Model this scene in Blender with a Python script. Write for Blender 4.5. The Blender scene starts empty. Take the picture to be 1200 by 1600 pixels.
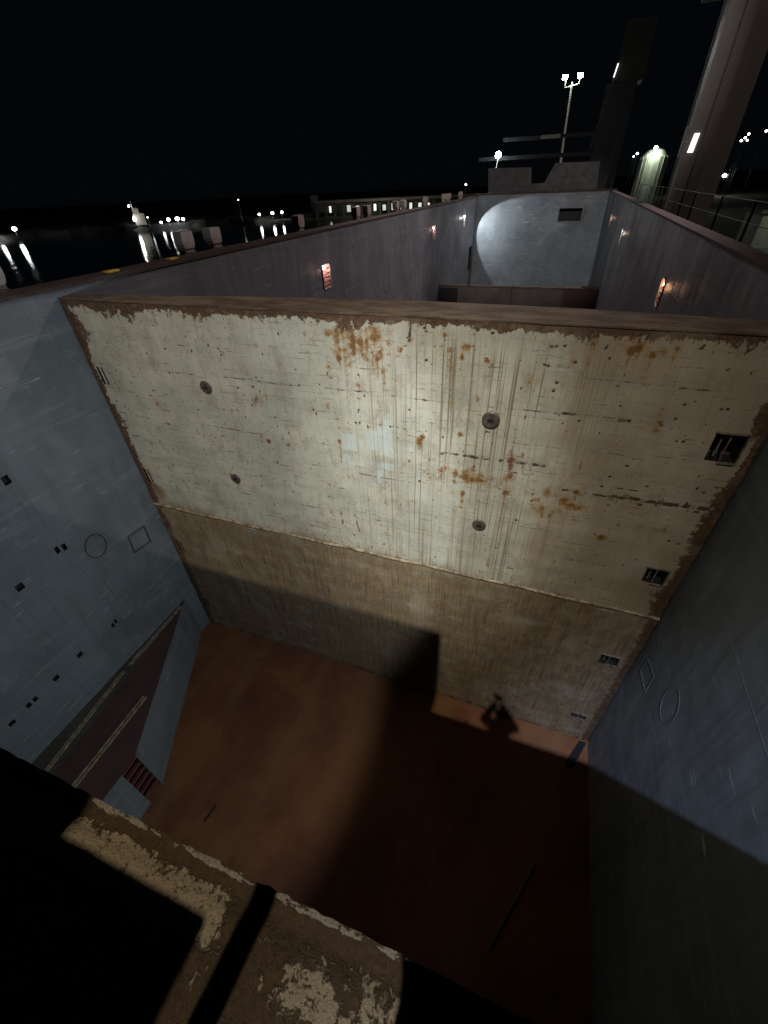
import bpy, math, random
import numpy as np
from mathutils import Vector, Matrix

random.seed(7); rng = np.random.default_rng(11)
SC = bpy.context.scene
COL = SC.collection

# ------------------------------------------------------------------ camera
XL, XR = -9.914, 3.21          # hold side walls
ZT, ZF = -1.666, -12.68        # top of the movable bulkheads, hold floor
D = 6.8                        # face of the movable bulkhead
ZCL, ZCR = -1.50, -1.34        # coaming tops
cd = bpy.data.cameras.new("camera"); cam = bpy.data.objects.new("camera", cd); COL.objects.link(cam)
up = Vector((-38, 831, 653)).normalized()
fw = Vector((304.5, 528.3, -653)); fw = (fw - up * fw.dot(up)).normalized()
rt = fw.cross(up)
R = Matrix((rt, fw, up))       # rows: world axes seen from the camera
cam.matrix_world = R.to_4x4()
cd.sensor_fit = 'HORIZONTAL'; cd.sensor_width = 36.0; cd.lens = 36.0 * 653 / 1200
cd.clip_start = 0.02; cd.clip_end = 6000
SC.camera = cam

# ------------------------------------------------------------------ world and exposure
W = bpy.data.worlds.new("World"); SC.world = W; W.use_nodes = True
nt = W.node_tree; nt.nodes.clear()
wo = nt.nodes.new('ShaderNodeOutputWorld'); bg = nt.nodes.new('ShaderNodeBackground')
tc = nt.nodes.new('ShaderNodeTexCoord'); sx = nt.nodes.new('ShaderNodeSeparateXYZ')
rp = nt.nodes.new('ShaderNodeValToRGB')
nt.links.new(tc.outputs['Generated'], sx.inputs[0]); nt.links.new(sx.outputs['Z'], rp.inputs[0])
rp.color_ramp.elements[0].position = 0.0; rp.color_ramp.elements[0].color = (.0011, .0016, .0022, 1)
rp.color_ramp.elements[1].position = 0.75; rp.color_ramp.elements[1].color = (.0002, .0003, .0005, 1)
e = rp.color_ramp.elements.new(.2); e.color = (.0008, .0015, .0026, 1)
nt.links.new(rp.outputs[0], bg.inputs[0]); bg.inputs[1].default_value = 1.0
nt.links.new(bg.outputs[0], wo.inputs[0])
SC.view_settings.view_transform = 'Standard'; SC.view_settings.look = 'None'
SC.view_settings.exposure = 0.0; SC.view_settings.gamma = 1.0
SC.cycles.max_bounces = 5; SC.cycles.diffuse_bounces = 1; SC.cycles.glossy_bounces = 3
SC.cycles.sample_clamp_indirect = 2.0
SC.cycles.caustics_reflective = False; SC.cycles.caustics_refractive = False
SC.cycles.use_denoising = True

# ------------------------------------------------------------------ lights (flood lamps of the ship, plus added fill spots)
def light(name, kind, loc, power, color, aim=None, radius=.1, angle=None, blend=.3):
    l = bpy.data.lights.new(name, kind); l.energy = power; l.color = color; l.shadow_soft_size = radius
    o = bpy.data.objects.new(name, l); COL.objects.link(o); o.location = loc
    if kind == 'SPOT':
        l.spot_size = math.radians(angle); l.spot_blend = blend
        o.rotation_euler = (Vector(aim) - Vector(loc)).to_track_quat('-Z', 'Y').to_euler()
    return o
LA = (-1.24, -13.35, 22.8)
light("mast_flood", 'SPOT', LA, 20000, (1.0, .93, .80), (-3.6, 6.8, -5.0), .14, 30, .8)
light("mast_flood_centre", 'SPOT', LA, 30500, (.97, 1.0, .90), (-1.9, 6.8, -5.2), .14, 11.5, .9)
light("mast_flood_side", 'SPOT', LA, 56000, (.56, .70, 1.0), (3.2, .2, -4.4), .2, 16, 1.0)
light("end_wall_fill", 'SPOT', (LA[0], LA[1], LA[2]), 46000, (1.0, .93, .90), (-4.5, 57, -3), .3, 24, .5)  # added fill from the mast position, brightens the end bulkhead
light("hold_flood", 'SPOT', (3.0, 1.0, -2.05), 1800, (.82, .93, 1.0), (-9.9, 3.4, -6.6), .22, 88, .20)
light("left_wall_fill", 'SPOT', (9, 42, 26), 24000, (1.0, .78, .78), (-9.5, 22, -2.5), .5, 50, .5)  # added unseen fill for the left wall of the next hold
light("left_wall_fill_far", 'SPOT', (9, 64, 26), 20000, (1.0, .80, .82), (-9.5, 44, -3), .5, 50, .5)  # second unseen fill, farther along the same left wall
light("crane_leg_fill", 'SPOT', (30, 0, 20), 12000, (1.0, .92, .85), (7, 36.5, 0), .5, 26, .5)  # added unseen fill that brightens the crane leg
light("right_wall_fill", 'SPOT', (-16, 48, 26), 10500, (1.0, .78, .78), (3.2, 26, -3), .5, 46, .5)  # added unseen fill for the right wall of the next hold

# ------------------------------------------------------------------ materials
def M(name, rough=.6, metal=0.0, spec=.5):
    m = bpy.data.materials.new(name); m.use_nodes = True
    b = m.node_tree.nodes['Principled BSDF']
    b.inputs['Roughness'].default_value = rough; b.inputs['Metallic'].default_value = metal
    b.inputs['Specular IOR Level'].default_value = spec
    return m, m.node_tree, b
class G:
    """small helper to wire nodes"""
    def __init__(s, nt): s.nt = nt; s.c = None
    def coord(s, kind='Object'):
        return s.nt.nodes.new('ShaderNodeTexCoord').outputs[kind]
    def mapping(s, v, scale=(1, 1, 1), rot=(0, 0, 0), loc=(0, 0, 0)):
        n = s.nt.nodes.new('ShaderNodeMapping'); s.nt.links.new(v, n.inputs[0])
        n.inputs['Scale'].default_value = scale; n.inputs['Rotation'].default_value = rot; n.inputs['Location'].default_value = loc
        return n.outputs[0]
    def noise(s, v, scale=5, detail=4, rough=.55, dist=0):
        n = s.nt.nodes.new('ShaderNodeTexNoise'); s.nt.links.new(v, n.inputs['Vector'])
        n.inputs['Scale'].default_value = scale; n.inputs['Detail'].default_value = detail
        n.inputs['Roughness'].default_value = rough; n.inputs['Distortion'].default_value = dist
        return n.outputs['Fac']
    def step(s, f, a, b, lo=0.0, hi=1.0):
        n = s.nt.nodes.new('ShaderNodeMapRange'); s._in(f, n.inputs[0])
        n.interpolation_type = 'SMOOTHSTEP'
        n.inputs[1].default_value = a; n.inputs[2].default_value = b
        n.inputs[3].default_value = lo; n.inputs[4].default_value = hi
        return n.outputs[0]
    def _in(s, v, sock):
        if isinstance(v, (int, float)): sock.default_value = v
        elif isinstance(v, tuple): sock.default_value = tuple(v) + ((1,) if len(v) == 3 and sock.type == 'RGBA' else ())
        else: s.nt.links.new(v, sock)
    def math(s, op, a, b=0.0):
        n = s.nt.nodes.new('ShaderNodeMath'); n.operation = op; s._in(a, n.inputs[0]); s._in(b, n.inputs[1]); n.use_clamp = False
        return n.outputs[0]
    def mix(s, f, a, b):
        n = s.nt.nodes.new('ShaderNodeMix'); n.data_type = 'RGBA'; s._in(f, n.inputs[0]); s._in(a, n.inputs[6]); s._in(b, n.inputs[7])
        return n.outputs[2]
    def attr(s, name):
        n = s.nt.nodes.new('ShaderNodeAttribute'); n.attribute_name = name
        sp = s.nt.nodes.new('ShaderNodeSeparateColor'); s.nt.links.new(n.outputs['Color'], sp.inputs[0])
        return sp.outputs[0], sp.outputs[1], sp.outputs[2], n.outputs['Alpha']
    def bump(s, h, strength, dist, b):
        n = s.nt.nodes.new('ShaderNodeBump'); n.inputs['Strength'].default_value = strength
        n.inputs['Distance'].default_value = dist; s.nt.links.new(h, n.inputs['Height'])
        s.nt.links.new(n.outputs[0], b.inputs['Normal'])

def plain(name, col, rough=.6, metal=0, var=.35, scale=3.0, col2=None, bump=.0):
    """paint or bare steel with grime of two scales"""
    m, nt, b = M(name, rough, metal); g = G(nt); v = g.coord()
    n1 = g.noise(v, scale, 6, .6); n2 = g.noise(v, scale * 7, 4, .6)
    f = g.math('ADD', g.math('MULTIPLY', n1, .65), g.math('MULTIPLY', n2, .35))
    c2 = col2 or tuple(x * (1 - var) for x in col)
    nt.links.new(g.mix(g.step(f, .38, .62), col, c2), b.inputs['Base Color'])
    if bump: g.bump(f, bump, .02, b)
    return m
def emit(name, col, strength):
    m = bpy.data.materials.new(name); m.use_nodes = True; nt = m.node_tree
    b = nt.nodes['Principled BSDF']; b.inputs['Base Color'].default_value = (.6, .6, .6, 1)
    b.inputs['Emission Color'].default_value = tuple(col) + (1,); b.inputs['Emission Strength'].default_value = strength
    return m

def hold_paint():
    """blue-grey hold paint: scuffs, drips, faint plate seams"""
    m, nt, b = M("hold_wall_paint", .5, 0, .4); g = G(nt); v = g.coord()
    big = g.noise(v, .35, 5, .6); mid = g.noise(g.mapping(v, (1, 1, .25)), 1.6, 5, .6)
    c = g.mix(g.step(big, .35, .65), (.178, .203, .224), (.118, .140, .156))
    c = g.mix(g.step(mid, .5, .75, 0, .5), c, (.13, .145, .15))
    # horizontal rubbing bands left by grab and cargo
    hb = g.noise(g.mapping(v, (.25, .12, 2.2)), 2.0, 5, .65)
    c = g.mix(g.step(hb, .52, .70, 0, .45), c, (.25, .275, .29))
    # light scratches in two slants
    for rot, sc, lo in (((.55, 0, 0), .9, .665), ((-.35, 0, 0), .7, .68), ((1.25, 0, 0), 1.1, .675), ((.15, 0, 0), 1.8, .68)):
        s1 = g.noise(g.mapping(v, (.5, .55, 9.0), rot), 2.2 * sc, 3, .5)
        s2 = g.noise(v, .9 * sc, 2, .5)
        k = g.math('MULTIPLY', g.step(s1, lo, lo + .03), g.step(s2, .52, .62))
        c = g.mix(g.math('MULTIPLY', k, .75), c, (.46, .49, .50))
    dr = g.noise(g.mapping(v, (4, 4, .12)), 2.0, 6, .65)
    c = g.mix(g.step(dr, .52, .70, 0, .5), c, (.10, .11, .115))
    cl = g.noise(g.mapping(v, loc=(4, 2, 9)), 1.3, 7, .7)
    c = g.mix(g.step(cl, .52, .66, 0, .4), c, (.235, .255, .265))
    rs = g.noise(v, 4.5, 6, .75)
    c = g.mix(g.step(rs, .655, .70, 0, .8), c, (.10, .06, .04))
    ch = g.noise(v, 13, 3, .6)
    c = g.mix(g.step(ch, .73, .75, 0, .7), c, (.035, .03, .03))
    nt.links.new(c, b.inputs['Base Color'])
    w = g.noise(g.mapping(v, (1, 1.3, .5)), .9, 2, .5)
    br = nt.nodes.new('ShaderNodeTexBrick'); br.inputs['Scale'].default_value = .42; br.inputs['Mortar Size'].default_value = .006
    br.inputs['Mortar Smooth'].default_value = .6; br.inputs['Brick Width'].default_value = 2.6; br.inputs['Row Height'].default_value = 1.0
    nt.links.new(g.mapping(v, (1, 1, 1), (0, math.pi / 2, math.pi / 2)), br.inputs['Vector'])
    h = g.math('ADD', g.math('ADD', w, g.math('MULTIPLY', mid, .08)), g.math('MULTIPLY', br.outputs['Fac'], .10))
    g.bump(h, .5, .12, b)
    nt.links.new(g.step(big, .3, .7, .42, .62), b.inputs['Roughness'])
    return m

def bulkhead_paint():
    m, nt, b = M("rusty_bulkhead_paint", .55, 0, .4); g = G(nt); v = g.coord()
    br, og, wh, lo = g.attr("wear"); ln, rd, dk, st = g.attr("marks")
    fine = g.noise(v, 38, 5, .7); med = g.noise(v, 7, 5, .65); big = g.noise(v, .8, 4, .6)
    c = g.mix(g.step(big, .35, .65), (.51, .485, .40), (.415, .395, .325))
    c = g.mix(g.step(med, .5, .8, 0, .4), c, (.33, .30, .23))
    gr0 = g.noise(v, 1.7, 7, .7)
    # lower strake: dirty beige-brown steel with fine vertical streaks
    lv = g.noise(g.mapping(v, (15, 1, .35)), 1.7, 4, .6); lb = g.noise(g.mapping(v, (1.2, 1, .7)), 2.2, 8, .74)
    lowc = g.mix(g.step(lb, .34, .66), (.265, .19, .112), (.135, .092, .055))
    lowc = g.mix(g.step(lv, .48, .66, 0, .8), lowc, (.075, .047, .027))
    lowc = g.mix(g.step(g.noise(g.mapping(v, (1, 1, .45), loc=(2, 0, 5)), 6.5, 6, .72), .56, .68, 0, .8), lowc, (.15, .075, .035))
    lowc = g.mix(g.step(g.noise(g.mapping(v, (1, 1, .8), loc=(6, 0, 8)), 1.1, 4, .6), .50, .66, 0, .5), lowc, (.33, .28, .20))
    lowc = g.mix(g.step(g.noise(g.mapping(v, (7, 1, .3), loc=(3, 0, 1)), 1.9, 4, .6), .54, .70, 0, .45), lowc, (.30, .245, .165))
    lowc = g.mix(g.step(fine, .60, .72, 0, .6), lowc, (.075, .048, .03))
    lowc = g.mix(g.step(g.noise(g.mapping(v, (1, 1, .8), loc=(9, 0, 4)), 3.4, 7, .75), .60, .70, 0, .7), lowc, (.07, .045, .032))
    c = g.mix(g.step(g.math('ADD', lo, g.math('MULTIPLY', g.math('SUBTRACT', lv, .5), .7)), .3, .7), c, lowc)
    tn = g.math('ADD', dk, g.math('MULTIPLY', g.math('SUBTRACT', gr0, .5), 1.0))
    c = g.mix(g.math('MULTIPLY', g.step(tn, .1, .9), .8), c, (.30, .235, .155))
    # combed vertical streaks
    a = g.noise(g.mapping(v, (17.0, 1, .16)), 1.6, 2, .55)
    a2 = g.noise(g.mapping(v, (5.2, 1, .14)), 1.6, 5, .7)
    k = g.math('MULTIPLY', g.step(a, .53, .64), st)
    c = g.mix(g.math('MULTIPLY', k, .85), c, (.165, .12, .065))
    k = g.math('MULTIPLY', g.step(a2, .55, .68), g.math('MULTIPLY', st, .55))
    c = g.mix(k, c, (.27, .21, .12))
    # faint horizontal rubbing
    hr = g.noise(g.mapping(v, (.22, 1, 9)), 1.5, 4, .6)
    c = g.mix(g.step(hr, .57, .72, 0, .35), c, (.22, .19, .14))
    # soft grime clouds and cat-scratch marks
    gr = g.noise(g.mapping(v, (1, 1, .6)), 2.6, 7, .72)
    c = g.mix(g.step(gr, .46, .70, 0, .6), c, (.25, .21, .145))
    gr2 = g.noise(g.mapping(v, (.8, 1, 1.6), loc=(3, 0, 7)), 1.3, 6, .7)
    c = g.mix(g.step(gr2, .52, .68, 0, .38), c, (.32, .31, .28))
    sc = g.noise(g.mapping(v, (.5, 1, 11), (0, .9, 0)), 3.2, 3, .5)
    c = g.mix(g.math('MULTIPLY', g.step(sc, .66, .70), g.step(gr, .5, .6)), c, (.60, .58, .52))
    sp = g.noise(v, 70, 2, .5)
    c = g.mix(g.step(sp, .60, .70, 0, .6), c, (.16, .12, .08))
    # everywhere: pin rust
    ob = g.noise(g.mapping(v, (1, 1, .45), loc=(2, 0, 5)), 5.5, 5, .7)
    c = g.mix(g.math('MULTIPLY', g.step(ob, .555, .66, 0, .8), g.step(gr0, .42, .6)), c, (.30, .175, .07))
    c = g.mix(g.math('MULTIPLY', g.step(ob, .64, .70, 0, .85), g.step(gr0, .42, .6)), c, (.10, .052, .025))
    hl = g.noise(g.mapping(v, (.5, 1, 14), loc=(1, 0, 3)), 2.0, 3, .6)
    c = g.mix(g.math('MULTIPLY', g.step(hl, .60, .65, 0, .8), g.step(med, .40, .58)), c, (.13, .085, .045))
    pin = g.noise(v, 16, 3, .6)
    c = g.mix(g.step(pin, .675, .705, 0, .85), c, (.10, .06, .035))
    pin2 = g.noise(g.mapping(v, (1, 1, .6)), 30, 3, .6)
    c = g.mix(g.math('MULTIPLY', g.step(pin2, .66, .70, 0, .8), g.step(gr, .45, .6)), c, (.13, .075, .04))
    # painted blotches, orange rust, brown rust, lines, red crayon
    nz = g.math('MULTIPLY', g.math('SUBTRACT', fine, .5), 1.5)
    nm = g.math('MULTIPLY', g.math('SUBTRACT', med, .5), 1.3)
    c = g.mix(g.math('MULTIPLY', g.step(g.math('ADD', wh, g.math('MULTIPLY', nm, .8)), .35, .95), .42), c, (.58, .66, .68))
    f = g.step(g.math('ADD', og, g.math('ADD', nz, nm)), .30, .68)
    c = g.mix(g.math('MULTIPLY', f, .9), c, (.26, .13, .035))
    f = g.step(g.math('ADD', og, g.math('ADD', nz, nm)), .60, .85)
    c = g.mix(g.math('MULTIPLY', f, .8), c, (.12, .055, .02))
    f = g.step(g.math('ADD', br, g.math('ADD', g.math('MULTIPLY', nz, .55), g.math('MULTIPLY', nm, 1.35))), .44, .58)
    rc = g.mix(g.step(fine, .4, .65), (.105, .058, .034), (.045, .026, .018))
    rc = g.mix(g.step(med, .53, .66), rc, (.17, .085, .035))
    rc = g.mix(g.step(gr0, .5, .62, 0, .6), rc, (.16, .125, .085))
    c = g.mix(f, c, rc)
    c = g.mix(g.step(g.math('ADD', ln, g.math('MULTIPLY', nz, .9)), .38, .72), c, (.075, .045, .03))
    c = g.mix(g.step(g.math('ADD', rd, g.math('ADD', nz, nm)), .45, .8, 0, .7), c, (.17, .065, .05))
    nt.links.new(c, b.inputs['Base Color'])
    wv = nt.nodes.new('ShaderNodeTexWave'); wv.bands_direction = 'Z'; wv.inputs['Scale'].default_value = .62
    wv.inputs['Distortion'].default_value = 3.5; wv.inputs['Detail'].default_value = 2; wv.inputs['Detail Scale'].default_value = .5
    nt.links.new(v, wv.inputs['Vector'])
    h = g.math('ADD', g.math('MULTIPLY', wv.outputs['Fac'], .45), g.math('ADD', g.math('MULTIPLY', br, -.25), g.math('MULTIPLY', fine, .12)))
    h = g.math('ADD', h, g.math('MULTIPLY', ln, -.2))
    g.bump(h, .32, .035, b)
    nt.links.new(g.step(med, .3, .7, .45, .75), b.inputs['Roughness'])
    return m

def rust_top():
    """walked-on brown steel"""
    m, nt, b = M("brown_walked_steel", .7, 0, .3); g = G(nt); v = g.coord()
    a = g.noise(g.mapping(v, (1, 2.5, 1), (0, 0, .5)), 1.6, 5, .65); f = g.noise(v, 24, 5, .7)
    c = g.mix(g.step(a, .38, .62), (.135, .095, .066), (.065, .043, .030))
    c = g.mix(g.step(f, .55, .7, 0, .7), c, (.055, .035, .025))
    nt.links.new(c, b.inputs['Base Color']); g.bump(f, .5, .02, b)
    return m

def floor_paint():
    m, nt, b = M("rusty_floor_steel", .75, 0, .2); g = G(nt); v = g.coord()
    a = g.noise(v, .5, 5, .65); f = g.noise(v, 6, 6, .7); st = g.noise(g.mapping(v, (.9, .18, 1)), 1.0, 3, .5)
    c = g.mix(g.step(a, .35, .65), (.185, .074, .030), (.115, .043, .021))
    c = g.mix(g.step(st, .40, .7, 0, .6), c, (.19, .095, .042))
    c = g.mix(g.step(g.noise(v, .75, 6, .7, .4), .50, .68, 0, .4), c, (.10, .032, .022))
    c = g.mix(g.step(g.noise(v, 1.1, 4, .6), .58, .72, 0, .4), c, (.07, .024, .014))
    c = g.mix(g.step(f, .6, .75, 0, .6), c, (.04, .02, .015))
    nt.links.new(c, b.inputs['Base Color']); g.bump(f, .3, .03, b)
    return m

def crust():
    """near bulkhead top: flaking tan paint on brown rust, pale chipped lip"""
    m, nt, b = M("flaking_tan_paint", .78, 0, .15); g = G(nt); v = g.coord()
    lip, tan, _, _ = g.attr("wear")
    big = g.noise(v, 8, 5, .65); med = g.noise(v, 42, 6, .7, .8); fine = g.noise(v, 150, 4, .7)
    c = g.mix(g.step(med, .35, .65), (.055, .030, .012), (.034, .019, .008))
    t = g.math('ADD', tan, g.math('ADD', g.math('MULTIPLY', g.math('SUBTRACT', big, .5), 1.7), g.math('MULTIPLY', g.math('SUBTRACT', med, .5), 1.7)))
    tanc = g.mix(g.step(fine, .35, .7), (.235, .175, .098), (.15, .108, .06))
    f = g.step(t, .42, .62)
    c = g.mix(f, c, tanc)
    c = g.mix(g.math('MULTIPLY', g.step(g.noise(v, 34, 3, .6), .66, .69), f), c, (.06, .03, .018))
    l = g.math('ADD', lip, g.math('MULTIPLY', g.math('SUBTRACT', g.noise(g.mapping(v, (.6, 1.6, 1)), 30, 5, .7), .5), 2.4))
    fl = g.step(l, .62, .74)
    c = g.mix(fl, c, g.mix(g.step(fine, .4, .7), (.20, .155, .105), (.11, .08, .05)))
    c = g.mix(g.step(g.noise(v, 62, 4, .7), .56, .66, 0, .75), c, (.03, .016, .009))
    wet = g.noise(v, 60, 2, .5)
    nt.links.new(g.step(wet, .62, .70, .75, .12), b.inputs['Roughness'])
    nt.links.new(c, b.inputs['Base Color'])
    h = g.math('ADD', g.math('MULTIPLY', f, .5), g.math('ADD', g.math('MULTIPLY', fl, .4), g.math('ADD', g.math('MULTIPLY', med, .8), g.math('MULTIPLY', fine, .35))))
    g.bump(h, .9, .010, b)
    return m

MWALL = hold_paint(); MBULK = bulkhead_paint(); MTOP = rust_top(); MFLOOR = floor_paint(); MCRUST = crust()
MRUST = plain("dark_rust", (.085, .045, .028), .75, 0, .5, 6, (.04, .022, .016), .4)
MFLANGE = plain("coaming_flange_rust", (.055, .036, .027), .75, 0, .5, 3, (.03, .02, .016), .4)
MDARK = plain("blackened_steel", (.012, .011, .011), .7, 0, .4, 6)
MRED = plain("red_shelf_paint", (.085, .035, .034), .6, 0, .3, 1.2, (.055, .028, .027), .1)
MOLIVE = plain("olive_shelf_paint", (.075, .066, .052), .6, 0, .3, 1.2, (.05, .045, .037), .1)
MSTRIP = plain("bare_strip_steel", (.34, .29, .19), .5, 0, .3, 9, (.13, .09, .055))
MRUNG = plain("red_rung_paint", (.11, .028, .024), .5, 0, .4, 8)
MVENT = plain("dirty_white_paint", (.38, .35, .32), .5, 0, .3, 4, (.28, .22, .17), .1)
MYEL = plain("yellow_paint", (.55, .36, .06), .5, 0, .3, 9)
MGREYD = plain("grime_grey_paint", (.085, .08, .083), .7, 0, .4, 1.5)
MGREY = plain("grey_ship_paint", (.17, .165, .17), .5, 0, .3, 2)
MSOCK = plain("socket_grey", (.14, .115, .105), .5, .2, .4, 14, (.07, .045, .035))
MSEAM = plain("seam_bar_paint", (.40, .32, .21), .6, 0, .4, 6, (.10, .06, .035), .3)
MBROWN = plain("brown_bulkhead_side", (.10, .075, .06), .7, 0, .4, 2)
MBROWN2 = plain("dark_bulkhead_side", (.10, .085, .075), .7, 0, .3, 1)
MSTEEL = plain("worn_bare_steel", (.30, .27, .22), .45, .3, .5, 12, (.10, .07, .05))
MCRANE = plain("crane_leg_paint", (.085, .067, .056), .5, 0, .2, .5, (.07, .055, .046))
MBLACK = plain("flat_black", (.004, .004, .004), .95, 0, .3, 6)  # near-black for the painted shadow band and the gantry
MOLD = plain("olive_crane_paint", (.075, .075, .05), .6, 0, .3, .4)
MHULL = plain("dark_hull_paint", (.03, .032, .036), .5, 0, .3, 1)
MSHED = plain("pale_shed_cladding", (.30, .26, .21), .6, 0, .3, .3)
MSILO = plain("silo_steel", (.52, .55, .50), .4, .2, .25, .6)
MCONC = plain("quay_concrete", (.16, .16, .145), .85, 0, .35, .25, None, .2)
MLAND = plain("dark_land", (.05, .05, .04), .9, 0, .5, .02)
MSKIN = plain("skin", (.45, .28, .2), .55, 0, .08, 8)
MCLOTH = plain("navy_overall", (.03, .04, .07), .85, 0, .3, 12)
MHELM = plain("white_helmet_shell", (.7, .7, .68), .35, 0, .05, 6)
MRAIL = plain("dark_rail_paint", (.05, .05, .045), .6, 0, .3, 4)
MPOST = plain("mast_galvanised", (.42, .42, .36), .4, .3, .2, 4)
def water():
    m, nt, b = M("harbour_water", .06, 0, .5); g = G(nt); v = g.coord()
    b.inputs['Base Color'].default_value = (.004, .008, .012, 1)
    n = g.noise(v, 1.1, 4, .6, .4); n2 = g.noise(v, .25, 2, .5)
    g.bump(g.math('ADD', n, g.math('MULTIPLY', n2, 2.0)), .13, .12, b)
    return m
MWATER = water()
# ------------------------------------------------------------------ mesh helpers
class MB:
    def __init__(s): s.v = []; s.f = []; s.smooth = False
    def add(s, vs, fs):
        o = len(s.v); s.v += [tuple(map(float, p)) for p in vs]; s.f += [tuple(i + o for i in f) for f in fs]; return s
    def box(s, x0, x1, y0, y1, z0, z1, bev=0):
        if bev:
            import bmesh
            bm = bmesh.new(); bmesh.ops.create_cube(bm, size=1)
            for q in bm.verts: q.co = Vector(((x0 + x1) / 2 + q.co.x * (x1 - x0), (y0 + y1) / 2 + q.co.y * (y1 - y0), (z0 + z1) / 2 + q.co.z * (z1 - z0)))
            bmesh.ops.bevel(bm, geom=bm.edges[:], offset=bev, segments=2, affect='EDGES', profile=.5)
            bm.verts.index_update(); s.add([q.co for q in bm.verts], [[q.index for q in f.verts] for f in bm.faces]); bm.free(); return s
        vs = [(x, y, z) for x in (x0, x1) for y in (y0, y1) for z in (z0, z1)]
        return s.add(vs, [(0, 1, 3, 2), (4, 6, 7, 5), (0, 4, 5, 1), (2, 3, 7, 6), (0, 2, 6, 4), (1, 5, 7, 3)])
    def quad(s, a, b, c, d): return s.add([a, b, c, d], [(0, 1, 2, 3)])
    def tube(s, a, b, r, r2=None, n=10):
        a = Vector(a); b = Vector(b); r2 = r if r2 is None else r2
        d = (b - a).normalized(); u = d.orthogonal().normalized(); w = d.cross(u); vs = []
        for p, q in ((a, r), (b, r2)):
            vs += [p + (u * math.cos(t) + w * math.sin(t)) * q for t in (2 * math.pi * i / n for i in range(n))]
        fs = [(i, (i + 1) % n, n + (i + 1) % n, n + i) for i in range(n)] + [tuple(range(n))[::-1], tuple(range(n, 2 * n))]
        return s.add(vs, fs)
    def path(s, pts, r, n=8, closed=False):
        m = len(pts)
        for i in range(m if closed else m - 1): s.tube(pts[i], pts[(i + 1) % m], r, n=n)
        return s
    def ball(s, c, r, n=10, sz=1.0):
        vs = []; fs = []
        for i in range(n + 1):
            t = math.pi * i / n
            for j in range(2 * n):
                p = math.pi * j / n
                vs.append((c[0] + r * math.sin(t) * math.cos(p), c[1] + r * math.sin(t) * math.sin(p), c[2] + r * sz * math.cos(t)))
        for i in range(n):
            for j in range(2 * n): fs.append((i * 2 * n + j, (i + 1) * 2 * n + j, (i + 1) * 2 * n + (j + 1) % (2 * n), i * 2 * n + (j + 1) % (2 * n)))
        return s.add(vs, fs)
    def prism(s, poly, axis, a, b):
        """poly of 2-D points, extruded along axis from a to b"""
        def P(p, t): return {'x': (t, p[0], p[1]), 'y': (p[0], t, p[1]), 'z': (p[0], p[1], t)}[axis]
        n = len(poly)
        return s.add([P(p, a) for p in poly] + [P(p, b) for p in poly],
                     [tuple(range(n)), tuple(range(n, 2 * n))[::-1]] + [(i, (i + 1) % n, n + (i + 1) % n, n + i) for i in range(n)])
    def lathe(s, c, prof, n=24):
        vs = []; fs = []
        for r, z in prof:
            vs += [(c[0] + r * math.cos(2 * math.pi * j / n), c[1] + r * math.sin(2 * math.pi * j / n), c[2] + z) for j in range(n)]
        for i in range(len(prof) - 1):
            for j in range(n): fs.append((i * n + j, i * n + (j + 1) % n, (i + 1) * n + (j + 1) % n, (i + 1) * n + j))
        fs.append(tuple(range(n))[::-1]); fs.append(tuple((len(prof) - 1) * n + j for j in range(n)))
        return s.add(vs, fs)

OFF = {}
def off(o): return Vector((0, 0, 0)) if o is None else OFF[o.name]
def tag(o, label=None, cat=None, group=None, kind=None):
    if label: o['label'] = label
    if cat: o['category'] = cat
    if group: o['group'] = group
    if kind: o['kind'] = kind
    return o
def obj(name, mb, mat, parent=None, smooth=False, origin=None):
    o0 = Vector(origin) if origin is not None else (off(parent) if parent else Vector((0, 0, 0)))
    me = bpy.data.meshes.new(name); me.from_pydata([tuple(Vector(p) - o0) for p in mb.v], [], mb.f); me.update()
    me.materials.append(mat)
    if smooth or mb.smooth: me.polygons.foreach_set('use_smooth', [True] * len(me.polygons))
    ob = bpy.data.objects.new(name, me); COL.objects.link(ob)
    if parent: ob.parent = parent; ob.location = o0 - off(parent)
    else: ob.location = o0
    OFF[ob.name] = o0
    return ob
def thing(name, loc, label, cat, group=None):
    o = bpy.data.objects.new(name, None); COL.objects.link(o); o.location = loc; o.empty_display_size = .2
    OFF[o.name] = Vector(loc)
    return tag(o, label, cat, group)
def copy_tree(o, loc, parent=None):
    c = o.copy(); COL.objects.link(c); c.parent = parent; c.location = loc
    for ch in list(o.children): copy_tree(ch, ch.location.copy(), c)
    return c

def panel(axis, c, u0, u1, z0, z1, holes, flip=False, step=3.0):
    """flat wall at axis=c spanning u,z with rectangular holes (u0,u1,z0,z1)"""
    us = sorted(set([u0, u1] + [h[0] for h in holes] + [h[1] for h in holes]))
    zs = sorted(set([z0, z1] + [h[2] for h in holes] + [h[3] for h in holes]))
    mb = MB(); idx = {}
    def vid(i, j):
        if (i, j) not in idx:
            idx[i, j] = len(mb.v); u, z = us[i], zs[j]
            mb.v.append((c, u, z) if axis == 'x' else (u, c, z))
        return idx[i, j]
    for i in range(len(us) - 1):
        for j in range(len(zs) - 1):
            um = (us[i] + us[i + 1]) / 2; zm = (zs[j] + zs[j + 1]) / 2
            if any(h[0] < um < h[1] and h[2] < zm < h[3] for h in holes): continue
            mb.f.append((vid(i, j), vid(i + 1, j), vid(i + 1, j + 1), vid(i, j + 1)))
    return mb
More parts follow.
